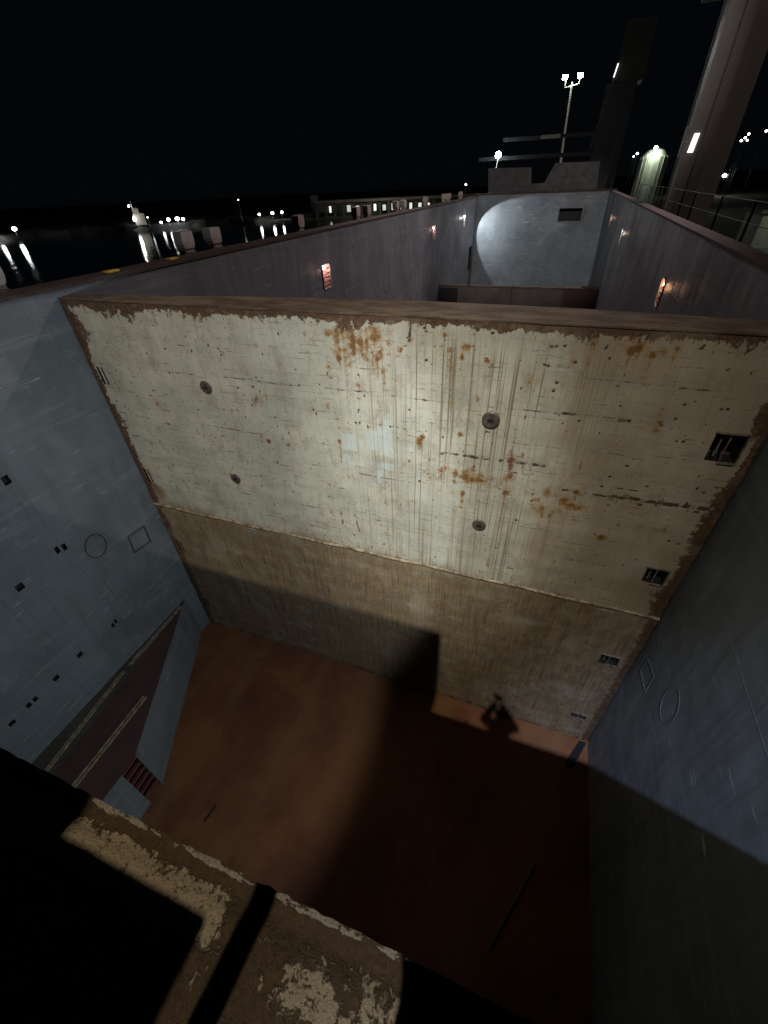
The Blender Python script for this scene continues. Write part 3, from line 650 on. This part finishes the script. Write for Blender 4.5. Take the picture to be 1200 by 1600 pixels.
# long thin runs of rust water
runs = np.zeros_like(X)
for k in range(230):
    x = rng.normal(-.6, 2.3) if k % 3 else rng.uniform(BX0, BX1); z = rng.choice([ZT, -2.4, -3.0, -3.6, -4.4, -5.2]) - rng.random() * .4; L = rng.uniform(.3, 2.8)
    i = int((x - BX0) / ST)
    if i < 3 or i > nx - 4: continue
    j0, j1 = max(0, int((z - L - ZB) / ST)), min(nz, int((z - ZB) / ST)); t = np.linspace(0, 1, j1 - j0)
    s_ = rng.uniform(.25, .75); runs[i, j0:j1] = np.maximum(runs[i, j0:j1], s_ * np.minimum(1, t * 3))
    if k % 4 == 0: runs[i + 1, j0:j1] = np.maximum(runs[i + 1, j0:j1], s_ * .6 * t)
line = np.maximum(line, runs * .62 * (.5 + .8 * N3) * (Z > -7.1))
# dark crack under the top edge
# combed streaks: strongest in the middle of the upper strake
st = np.exp(-((X + 1.1) / 2.1) ** 4) * np.clip((ZT - .1 - Z) / .5, 0, 1)
st = np.maximum(st, .16) * (.6 + .7 * N1)
st = np.where(Z < -7.1, .35 + .5 * N1, st)
# lower strake foot stained dark grey
wear = np.stack([brown, orange, white, np.clip(low, 0, 1.2)], -1); marks = np.stack([line, red, dark, np.clip(st, 0, 1)], -1)
slots = []
for z0, z1 in ((-3.52, -3.10), (-6.29, -5.86), (-8.92, -8.50), (-11.62, -11.22)):
    slots += [(BX0 + .20, BX0 + .255, z0, z1), (BX0 + .33, BX0 + .385, z0, z1)]
pockets = [(2.60, 2.98, -3.49, -3.03), (2.56, 2.92, -6.20, -5.82), (2.52, 2.90, -8.98, -8.65), (2.50, 2.86, -11.60, -11.37)]
Xm = (X[:-1, :-1] + X[1:, 1:]) / 2; Zm = (Z[:-1, :-1] + Z[1:, 1:]) / 2
mask = np.ones(Xm.shape, bool)
for h in slots + pockets: mask &= ~((Xm > h[0]) & (Xm < h[1]) & (Zm > h[2]) & (Zm < h[3]))
dent = .018 * (N1 - .5) * np.clip(le / .4, 0, 1) * np.clip(re / .4, 0, 1)
edge = .04 * (N2 - .3) * np.exp(-np.minimum(le, re) / .05)
def fb(U, V):
    return np.stack([U + np.where(le < .03, edge * .8, 0) - np.where(re < .03, edge * .8, 0), D + dent, V], -1)
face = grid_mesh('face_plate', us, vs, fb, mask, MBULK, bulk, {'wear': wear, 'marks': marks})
# pockets and slots
for h in slots: obj('lashing_slot', recess('y', D + .004, (h[0] - .012, h[1] + .012, h[2] - .012, h[3] + .012), .14, MB()), MDARK, bulk)
for k, h in enumerate(pockets):
    p = obj('lashing_pocket', recess('y', D + .004, (h[0] - .015, h[1] + .015, h[2] - .015, h[3] + .015), .30, MB()), MDARK, bulk)
    m2 = MB(); t = .022
    m2.box(h[0] - t, h[1] + t, D - .03, D + .01, h[3], h[3] + t); m2.box(h[1], h[1] + t, D - .03, D + .01, h[2], h[3]); m2.box(h[0] + .16, h[1], D - .03, D + .01, h[2] - t, h[2])
    obj('pocket_frame', m2, MSTEEL, p)
    xm = h[0] + .19
    m2 = MB().tube((xm, D + .03, h[2] + .02), (xm + .01, D + .03, h[3]), .014); m2.tube((xm - .09, D + .06, h[2] + .06), (xm - .08, D + .06, h[3] - .12), .014)
    obj('pocket_bar', m2, MSTEEL, p)
# round twist-lock sockets
for (x, z, r, kind) in ((-6.63, -3.28, .145, 0), (-.64, -3.25, .155, 1), (-6.58, -5.60, .135, 0), (-.60, -5.59, .14, 1)):
    o = obj('round_socket', MB().lathe((0, 0, 0), [(r, 0), (r, .02), (r * .86, .034), (r * .5, .034)], 28), MSOCK, None)
    o.parent = bulk; o.location = Vector((x, D + .004, z)) - off(bulk); o.rotation_euler = (math.radians(90), 0, 0); OFF[o.name] = Vector((x, D, z))
    m2 = MB().box(-.055, .055, -.03, .03, .0345, .042)
    s = obj('key_slot', m2, MDARK, None); s.parent = o; s.location = (0, 0, 0)
# half-round seam bar, top plate, back
m2 = MB()
n = 60
for i in range(n):
    x0 = BX0 + (BX1 - BX0) * i / n; x1 = BX0 + (BX1 - BX0) * (i + 1) / n
    z0 = -7.10 + .012 * math.sin(i * .7); z1 = -7.10 + .012 * math.sin((i + 1) * .7); m2.tube((x0, D - .012, z0), (x1, D - .012, z1), .036, n=8)
obj('seam_bar', m2, MSEAM, bulk)
ypts = [(BX0, 7.15), (-8.2, 7.3), (-5.5, 7.65), (-2.2, 7.85), (.4, 7.75), (BX1, 7.45)]
m2 = MB().prism([(BX0, D - .012), (BX1, D - .012)] + ypts[::-1], 'z', ZT - .012, ZT + .012)
obj('top_plate', m2, MTOP, bulk)
m2 = MB().prism([(BX0, D + .3), (BX1, D + .3)] + [(x, y - .03) for x, y in ypts[::-1]], 'z', ZB, ZT - .002)
obj('back_plate', m2, MBROWN, bulk)
# plates at the two upright ends
obj('end_plate', MB().box(BX0 - .012, BX0, D + .02, 7.1, ZB, ZT), MRUST, bulk)
obj('end_plate', MB().box(BX1, BX1 + .012, D + .02, 7.4, ZB, ZT), MRUST, bulk)

# ------------------------------------------------------------------ the bulkhead the photographer stands on
near = thing('grain_bulkhead', (CX, -.6, ZF), "bulkhead top in the near left corner, brown steel with flaking tan paint", 'bulkhead')
us = np.concatenate([np.arange(-9.85, -2.0, .25), np.arange(-2.0, .7, .006), np.arange(.7, 3.18, .2)]); vs = np.concatenate([np.arange(-1.4, -.45, .05), np.arange(-.45, .1301, .006), [.137]])
U, V = np.meshgrid(us, vs, indexing='ij'); nu, nv = U.shape
A = vnoise(nu, nv, 14, 12, 21); B = vnoise(nu, nv, 5, 5, 22)
dlip = .137 - V
lip = np.clip(1.3 - np.abs(dlip - .008) / .015, 0, 1) * (.55 + .5 * vnoise(nu, nv, 18, 300, 23))
tan = .82 * np.exp(-((dlip - .11) / .07) ** 4) * np.clip((-.45 - U) * 6, 0, 1)
tan = np.maximum(tan, .60 * np.clip((U + .45) * 8, 0, 1) * np.exp(-((dlip - .16) / .12) ** 2))
tan = np.maximum(tan, .22)
tan = np.where(dlip < .035 + .02 * A, .0, tan); tan = np.where(dlip < .03, .1, tan)
def fn(U, V):
    z = ZT + .010 * np.exp(-((dlip - .006) / .012) ** 2) * (.6 + .5 * B) - .012 * np.exp(-((dlip - .055) / .03) ** 2) + .004 * (A - .5) + .0025 * (B - .5) * (dlip > .08)
    return np.stack([U, V + .006 * (B - .5) * (dlip < .01), z], -1)
wear2 = np.stack([lip, tan, tan * 0, tan * 0 + 1], -1)
grid_mesh('top_plate', us, vs, fn, np.ones((nu - 1, nv - 1), bool), MCRUST, near, {'wear': wear2})
m2 = MB().box(BX0, BX1, -1.38, .125, ZB, ZT - .02)
obj('face_plate', m2, MBROWN, near)

# ------------------------------------------------------------------ stored bulkhead in the next hold
st_ = thing('stowed_bulkhead', (CX, 41, ZF), "low dark brown bulkhead standing far down the next hold, below the lit end wall", 'bulkhead')
obj('panel', MB().box(XL + .05, -3.62, 41, 41.9, ZB, -7.36), MBROWN2, st_)
obj('panel', MB().box(-3.50, .6, 41, 41.9, ZB, -7.36), MBROWN2, st_)
obj('panel', MB().box(.6, 3.16, 41.02, 41.9, ZB, -7.25), MRED, st_)
obj('upright', MB().box(-3.62, -3.50, 40.9, 41.95, ZB, -7.3), MRUST, st_)
obj('upright', MB().box(XL + .05, -8.2, 40.93, 41.0, ZB, -7.5), MDARK, st_)
obj('cap_rail', MB().box(XL + .05, 3.16, 40.9, 41.05, -7.33, -7.25), MTOP, st_)
# ------------------------------------------------------------------ loose stick, shadow band and light line on the floor
tag(obj('shadow_band', MB().prism([(2.98, 6.76), (3.17, 6.76), (2.80, 5.90), (2.60, 5.98)], 'z', ZF + .004, ZF + .02), MBLACK), "dark shadow band slanting across the floor at the right foot of the bulkhead, laid as a black strip", 'strip')  # flat black shape laid down in place of a cast shadow
tag(obj('stick', MB().tube((-5.94, 1.57, ZF + .03), (-5.89, 1.98, ZF + .03), .022), MDARK), "short dark stick lying on the rusty floor at left", 'stick')
tag(obj('light_line', MB().tube((2.0, 3.5, ZF + .05), (1.23, 1.78, ZF + .05), .03), MOLD), "faint light line on the shaded floor at right, drawn as a thin tube", 'light_line')  # thin tube made up to stand for a faint streak of light

# ------------------------------------------------------------------ what stands behind the camera and throws the shadows
hc = thing('hatch_cover_stack', (-5.6, -3.2, ZT), "stacked steel hatch covers standing behind the near bulkhead edge", 'hatch covers')
for k in range(6):
    z = ZT + .02 + k * .785
    obj('hatch_cover', MB().box(-9.8, -1.21, -6.8, -1.0, z, z + .72, .02), MGREY, hc)
    if k < 5: obj('spacer', MB().box(-9.6, -1.3, -6.6, -1.05, z + .72, z + .785), MRUST, hc)
tag(obj('deck_box', MB().box(-1.75, -.66, -1.55, -.90, ZT + .012, ZT + 1.70, .02), MGREY), "grey steel deck box beside the hatch cover stack", 'box')
rl = thing('rail_post', (-.56, -.62, ZT), "short steel rail post on the near bulkhead top", 'post')
obj('post', MB().tube((-.53, -.62, ZT + .012), (-.53, -.62, -.25), .036), MSTEEL, rl); obj('foot_plate', MB().box(-.61, -.45, -.70, -.54, ZT + .01, ZT + .022), MRUST, rl)

# the photographer, standing behind the lens (throws the shadow on the floor)
def skin(name, pts, edges, rad, mat, parent, sub=2):
    me = bpy.data.meshes.new(name); me.from_pydata(pts, edges, []); me.update(); me.materials.append(mat)
    o = bpy.data.objects.new(name, me); COL.objects.link(o); o.parent = parent
    m = o.modifiers.new('skin', 'SKIN'); m.use_smooth_shade = True
    for i, r in enumerate(rad):
        sv = me.skin_vertices[0].data[i]; sv.radius = r if isinstance(r, tuple) else (r, r); sv.use_root = (i == 0)
    o.modifiers.new('sub', 'SUBSURF').levels = sub; o.modifiers['sub'].render_levels = sub
    return o
px, py, pz = .08, -.50, ZT + .012
per = tag(skin('person', [(0, 0, .95), (0, 0, 1.15), (0, .02, 1.38), (0, .03, 1.50), (0, .05, 1.60), (0, .06, 1.72),
    (-.22, .03, 1.42), (-.31, .14, 1.20), (-.15, .36, 1.46), (-.13, .40, 1.53), (.23, .03, 1.42), (.33, .14, 1.20), (.02, .36, 1.46), (-.06, .39, 1.52),
    (-.10, 0, .88), (-.12, .02, .48), (-.13, 0, .08), (-.14, .16, .03), (.10, 0, .88), (.12, .02, .48), (.13, 0, .08), (.14, .16, .03)],
    [(0, 1), (1, 2), (2, 3), (3, 4), (4, 5), (2, 6), (6, 7), (7, 8), (8, 9), (2, 10), (10, 11), (11, 12), (12, 13), (0, 14), (14, 15), (15, 16), (16, 17), (0, 18), (18, 19), (19, 20), (20, 21)],
    [(.18, .14), (.17, .14), (.20, .15), .075, .10, .09, .09, .085, .07, .05, .09, .085, .07, .05, .085, .06, .045, .035, .085, .06, .045, .035], MCLOTH, None),
    "person in dark overalls and white helmet holding up a phone", 'person')
per.location = (px, py, pz)
hd = MB().lathe((px, py + .07, pz + 1.66), [(.135, .02), (.14, .03), (.115, .05), (.108, .11), (.08, .155), (.03, .175), (.005, .178)], 20)
o = obj('helmet', hd, MHELM, None, True); o.parent = per; o.location = (-px, -py, -pz)
def hand(s, cx, cz):
    pts = [(0, 0, 0), (0, .03, .05)]; ed = [(0, 1)]; rad = [.026, .03]
    for k in range(4):
        b = len(pts); yy = .05 + .0; pts += [((k - 1.5) * .019, .045, .085), ((k - 1.5) * .02 + s * .012, .055, .115 + (.01 if k in (1, 2) else 0)), ((k - 1.5) * .02 + s * .03, .05, .135)]
        ed += [(1, b), (b, b + 1), (b + 1, b + 2)]; rad += [.010, .009, .008]
    b = len(pts); pts += [(s * .03, .03, .05), (s * .05, .03, .075), (s * .055, .03, .10)]; ed += [(0, b), (b, b + 1), (b + 1, b + 2)]; rad += [.013, .010, .009]
    h = skin('hand', pts, ed, rad, MSKIN, per, 1); h.location = (cx, .41, cz); return h
hand(1, -.13, 1.53); hand(-1, -.04, 1.52)
ph = MB().box(px - .21, px - .04, -.055, -.046, -.045, .045)
tag(obj('phone', ph, MDARK), "black phone held up by the person", 'phone')

# ------------------------------------------------------------------ across the water
G_L = "lamps along the far shore"
def lamp_post(x, y, z, base, r, col, es, label, group=G_L, head=True):
    t = thing('shore_lamp', (x, y, base), label, 'lamp', group)
    obj('pole', MB().tube((x, y, base), (x, y, z - r), .09, .06), MPOST, t)
    obj('lamp_head', MB().ball((x, y, z), r, 7, .8), emit('lamp_glow', col, es * .5), t)
    return t
WH = (1.0, 1.0, .92)
lamp_post(-138.3, 144.5, -8.1, -9.2, .40, WH, 30, "small low white lamp on the far shore, first right of the moored ship")
lamp_post(-136.3, 146.3, -7.4, -9.2, .55, WH, 60, "white lamp on the far shore, second right of the moored ship")
lamp_post(-134.1, 148.4, -7.35, -9.2, .65, WH, 80, "brightest white lamp on the far shore, third right of the moored ship")
lamp_post(-132.6, 149.6, -7.5, -9.2, .50, WH, 60, "white lamp on the far shore close to the right of the brightest one")
lamp_post(-141.1, 141.8, -6.4, -9.2, .25, WH, 14, "faint lamp on the far shore just right of the moored ship")
lamp_post(-166.4, 110.9, -7.1, -9.2, .65, (.95, 1, 1), 75, "white lamp at the far left edge of the shore", )
lamp_post(-171.0, 108.0, -7.5, -9.2, .55, (.95, 1, 1), 60, "lamp cut by the left edge of the photo")
lamp_post(-116.4, 162.6, -2.8, -9.2, .22, WH, 20, "tiny high lamp on a tall pole above the left shore")
lamp_post(-111.0, 166.4, -7.5, -9.2, .45, WH, 40, "leftmost lamp of the three at the end of the pier shed")
lamp_post(-106.8, 169.0, -7.25, -9.2, .50, WH, 55, "middle lamp of the three at the end of the pier shed")
lamp_post(-103.8, 170.9, -7.2, -9.2, .45, WH, 45, "rightmost lamp of the three at the end of the pier shed")
lamp_post(-38.8, 196.2, -1.35, -9.2, .35, (1, .95, .8), 22, "small lamp on a tall pole above the end of the left coaming")
# moored ship with lit deckhouse
ms = thing('moored_ship', (-146, 139, -10), "small moored ship with a floodlit deckhouse across the water", 'ship')
d_ = Vector((139, 146, 0)).normalized(); n_ = Vector((-146, 139, 0)).normalized()
def MSP(a, b, z): p = Vector((-146, 139, 0)) + d_ * a + n_ * b; return (p.x, p.y, z)
def obox(mb, a0, a1, b0, b1, z0, z1):
    vs = [MSP(a, b, z) for a in (a0, a1) for b in (b0, b1) for z in (z0, z1)]
    return mb.add(vs, [(0, 1, 3, 2), (4, 6, 7, 5), (0, 4, 5, 1), (2, 3, 7, 6), (0, 2, 6, 4), (1, 5, 7, 3)])
obj('hull', obox(MB(), -3, 22, 0, 5, -10, -8.6), MHULL, ms)
obj('deckhouse', obox(MB(), 1, 4.6, 1, 4.5, -8.6, -5.2), MVENT, ms)
obj('wheelhouse', obox(MB(), 1.2, 3.2, 1.2, 4.2, -5.2, -3.6), MVENT, ms)
obj('mast', MB().tube(MSP(1.5, 2, -3.6), MSP(1.5, 2, -1.6), .1), MPOST, ms)
obj('deck_lamp', MB().ball(MSP(1.0, -.4, -6.7), .42, 7, 1.6), emit('ship_lamp', (.9, 1, .98), 30), ms)
obj('mast_lamp', MB().ball(MSP(.6, 1.6, -3.0), .28, 7), emit('mast_lamp', (1, 1, .9), 40), ms)
light('ship_deck_light', 'POINT', MSP(1.2, -2.2, -6.0), 90, (.95, 1, .95), radius=.3)
# long pier shed with lit bays
sh = thing('pier_shed', (-75, 186, -9.4), "long low pier shed with white lit bays beyond the left coaming", 'shed')
a0 = Vector((-93.0, 178, 0)); a1 = Vector((-34, 200, 0)); dd = (a1 - a0).normalized(); L = (a1 - a0).length; nn = Vector((-dd.y, dd.x, 0))
def SP(a, b, z): p = a0 + dd * a + nn * b; return (p.x, p.y, z)
def sbox(mb, a_0, a_1, b0, b1, z0, z1):
    vs = [SP(a, b, z) for a in (a_0, a_1) for b in (b0, b1) for z in (z0, z1)]
    return mb.add(vs, [(0, 1, 3, 2), (4, 6, 7, 5), (0, 4, 5, 1), (2, 3, 7, 6), (0, 2, 6, 4), (1, 5, 7, 3)])
obj('roof', sbox(MB(), 0, L, -1.5, 14, -5.1, -4.3), MSHED, sh)
obj('back_wall', sbox(MB(), 0, L, 12, 12.3, -9.6, -5.1), MSHED, sh)
mb = MB(); 
for k in range(19): sbox(mb, k * L / 18.1, k * L / 18.1 + .9, -.6, .3, -9.6, -5.1)
obj('column', mb, MGREY, sh)
for k in (1, 3, 4, 5, 6, 7, 8, 9, 10, 11, 12, 14):
    c = k * L / 18.1 + 1.6; w = random.uniform(.6, 1.5)
    obj('lit_bay', sbox(MB(), c, c + w, 2.0, 2.3, -8.2, -6.0 - random.random() * .5), emit('bay_light', (.92, 1, .85), random.uniform(.5, 1.3)), sh)
obj('pier', sbox(MB(), -20, L + 30, -3, 15, -10.5, -9.5), MCONC, sh)
light('shed_roof_fill', 'POINT', (-62, 170, 2), 2600, (1, .95, .8), radius=.5)  # added unseen light so the shed roof shows
obj('tower', sbox(MB(), -1.5, 1.0, 1, 4, -9.5, -2.6), MGREY, sh)

# ------------------------------------------------------------------ quay side on the right
K = 1.352
cr = thing('crane_leg', (7.0, 37.2, -7), "tall pale box-section crane leg rising beside the right coaming", 'crane')
obj('column', MB().prism([(5.58, 36.5), (6.80, 36.2), (8.05, 37.0), (7.9, 38.6), (5.7, 38.6)], 'z', -7, 13), MCRANE, cr)
obj('head_beam', MB().prism([(4.6, 35.4), (8.9, 35.4), (8.9, 39.5), (4.6, 39.5)], 'z', 7.2, 9.4), MOLD, cr)
obj('base', MB().box(5.65, 8.8, 35.6, 39.4, -7, -6.0, .05), MRUST, cr)
obj('lit_panel', MB().prism([(5.72, .78), (6.0, .78), (6.06, 1.62), (5.80, 1.62)], 'y', 36.30, 36.39), emit('panel_light', (.95, 1, 1), 1.6), cr)
mb = MB()
for sx in (5.42, 5.50): mb.tube((sx - .12, 36.42, -6), (sx - .12, 36.42, 9), .02, n=6)
for k in range(48): mb.tube((5.30, 36.42, -5.8 + k * .31), (5.38, 36.42, -5.8 + k * .31), .014, n=5)
obj('ladder', mb, MRAIL, cr)
obj('cable_run', MB().tube((6.3, 36.26, -6), (6.3, 36.26, 9), .035), MRAIL, cr)
for z in (-3.5,): obj('weld_band', MB().prism([(5.55, 36.48), (6.80, 36.17), (8.08, 36.98), (7.9, 38.62), (5.67, 38.62)], 'z', z, z + .07), MCRANE, cr)
obj('handrail', MB().path([(5.3, 36.3, .6), (5.3, 36.3, 1.9), (5.55, 36.3, 1.9)], .04).tube((5.3, 36.3, 1.25), (5.55, 36.3, 1.25), .03), MGREY, cr)
# olive harbour crane far down the quay
fc = thing('harbour_crane', (7.5, 110, -7), "dim olive tower crane standing far down the quay behind the hold end", 'crane')
obj('tower', MB().box(1.6, 6.4, 108, 112, -7, 12.0), MHULL, fc)
obj('machine_house', MB().box(2.8, 7.1, 107.5, 113, 12.0, 19.0), MOLD, fc)
obj('jib', MB().tube((1.0, 108, 3.5), (3.0, 108, 15.0), .12, .1), MSHED, fc)
mb = MB()
for k in range(8): mb.tube((1.2 + k * .25, 107.8, 2.6 + k * 1.1), (3.2 - k * .1, 107.8, 3.4 + k * 1.1), .06)
obj('lattice', mb, MGREY, fc)
obj('service_lamp', MB().tube((2.5, 107.3, 12.6), (2.75, 107.3, 14.2), .10), emit('service_lamp', (.95, 1, .95), 1.6), fc)
# gantry beams over the forecastle
gb = thing('hatch_gantry', (-3, 62, -2.7), "low dark gantry of two beams behind the far end of the hold", 'gantry')
for x in (3.2,): obj('leg', MB().box(x - .25, x + .25, 61.6, 62.4, -2.7, 3.4), MBLACK, gb)
obj('beam', MB().box(-8.4, 3.6, 61.5, 61.9, 3.1, 3.42), MBLACK, gb)
obj('beam', MB().box(-10.9, 3.6, 61.5, 62.0, 1.55, 1.9), MBLACK, gb)
obj('name_board', MB().box(-4.5, -2.55, 61.40, 61.49, 3.1, 3.42), MOLD, gb)
for x in (.8, 1.6, 2.3): obj('stay', MB().tube((x, 61.7, 2.0), (x, 61.7, 3.05), .04), MBLACK, gb)
# lamp on the left of the gantry
gl = thing('deck_lamp', (-8.85, 60.6, -1.0), "bright white lamp on a slanting pole at the far left corner of the hold", 'lamp')
obj('pole', MB().tube((-8.95, 60.6, -1.2), (-8.62, 60.6, 1.85), .05), MPOST, gl)
obj('lamp_head', MB().ball((-8.6, 60.4, 2.0), .30, 8), emit('deck_lamp_glow', (.85, .97, 1), 120), gl)
# tall mast with two flood heads
lm = thing('light_mast', (-2.4, 75, -7), "tall light mast with two bright white flood heads", 'lamp')
obj('pole', MB().tube((-2.25, 75, -7), (-2.80, 75, 8.8), .17, .12), MPOST, lm)
obj('bracket', MB().path([(-3.55, 75, 8.95), (-3.55, 75, 8.35), (-2.0, 75, 8.55), (-2.0, 75, 9.1)], .06), MPOST, lm)
obj('flood_head', MB().box(-3.95, -3.41, 74.8, 74.9, 9.05, 9.45, .04), emit('flood_glow', (.93, 1, .9), 90), lm)
obj('flood_head', MB().box(-2.25, -1.71, 74.8, 74.9, 9.05, 9.45, .04), emit('flood_glow', (.93, 1, .9), 90), lm)
light('mast_light', 'POINT', (-2.8, 74.2, 9.6), 500, (.93, 1, .9), radius=.4)
# lit silo
sl = thing('silo', (14.0, 125, -7), "round ribbed silo lit green-white by the lamp on its top", 'silo')
obj('shell', MB().lathe((14.0, 125, -7), [(2.6, 0), (2.6, 9.3), (1.6, 10.4), (.4, 10.8)], 40), MSILO, sl, False)
mb = MB()
for k in range(20):
    a = 2 * math.pi * k / 20; mb.tube((14 + 2.63 * math.cos(a), 125 + 2.63 * math.sin(a), -7), (14 + 2.63 * math.cos(a), 125 + 2.63 * math.sin(a), 2.3), .07, n=6)
obj('rib', mb, MSILO, sl)
obj('top_lamp', MB().ball((13.4, 121.8, 3.6), .34, 8), emit('silo_lamp', (1, 1, .95), 60), sl)
light('silo_light', 'POINT', (13.4, 120.9, 3.4), 900, (.85, 1, .72), radius=.3)
def ql(x, y, z, r, col, es, label, base=-7):
    t = thing('quay_lamp', (x, y, base), label, 'lamp', "lamps behind the quay")
    obj('pole', MB().tube((x, y, base), (x, y, z), .10, .06), MHULL, t); obj('lamp_head', MB().ball((x, y, z), r, 7, .8), emit('quay_glow', col, es), t)
ql(43.2, 195.3, -1.9, .55, WH, 45, "white lamp just right of the crane leg")
ql(19.6, 199.0, 1.9, .5, WH, 40, "white lamp touching the right side of the silo")
ql(16.9, 199.3, 4.8, .35, WH, 20, "white lamp in the sky left of the silo")
ql(16.0, 199.3, 4.1, .22, WH, 12, "faint lamp just below left of the silo's upper neighbour lamp")
ql(45.4, 194.8, 7.7, .30, (1, .95, .85), 18, "highest lamp of the hillside cluster at right")
ql(44.9, 195.0, 6.9, .28, (1, .95, .85), 18, "middle lamp of the hillside cluster at right")
ql(44.2, 195.2, 6.3, .30, (1, .9, .8), 16, "lowest left lamp of the hillside cluster at right")
ql(45.6, 195.0, 6.3, .25, (1, .9, .8), 14, "lowest right lamp of the hillside cluster at right")
ql(49.3, 193.8, 8.1, .28, (1, .95, .85), 18, "lone lamp at the right edge of the sky")
sg = thing('lit_sign', (19.1, 199.1, -7), "small square lit sign low at the left foot of the silo", 'sign')
obj('post', MB().tube((19.1, 199.1, -7), (19.1, 199.1, -2.6), .12), MHULL, sg)
mb = MB(); 
for (a, b, c, d) in ((18.6, 19.6, -1.35, -1.1), (18.6, 19.6, -2.6, -2.35), (18.6, 18.85, -2.35, -1.35), (19.35, 19.6, -2.35, -1.35)): mb.box(a, b, 199, 199.2, c, d)
obj('sign_border', mb, emit('sign_light', (.9, 1, 1), 6), sg)
# pale low buildings beyond the rail at right
bd = thing('quay_shed', (27, 64, -7), "low pale shed on the quay behind the right coaming rail", 'shed')
obj('wall', MB().box(19, 33, 64, 70, -7, -3.9), MVENT, bd); obj('roof', MB().box(18.6, 33.4, 63.6, 70.4, -3.9, -3.6), MOLD, bd)
obj('door', MB().box(21, 23.5, 63.93, 63.99, -7, -4.4), MGREY, bd)
obj('door', MB().box(27, 29.5, 63.93, 63.99, -7, -4.4), MGREY, bd)
vn = thing('storage_tank', (24.5, 55, -7), "small pale tank on the quay at the right edge", 'tank')
obj('shell', MB().lathe((24.5, 55, -7), [(1.3, 0), (1.3, 3.6), (1.0, 4.2), (.2, 4.5)], 28), MSILO, vn, True)
light('shed_light', 'POINT', (23, 58, -1), 500, (.8, 1, .8), radius=.4)
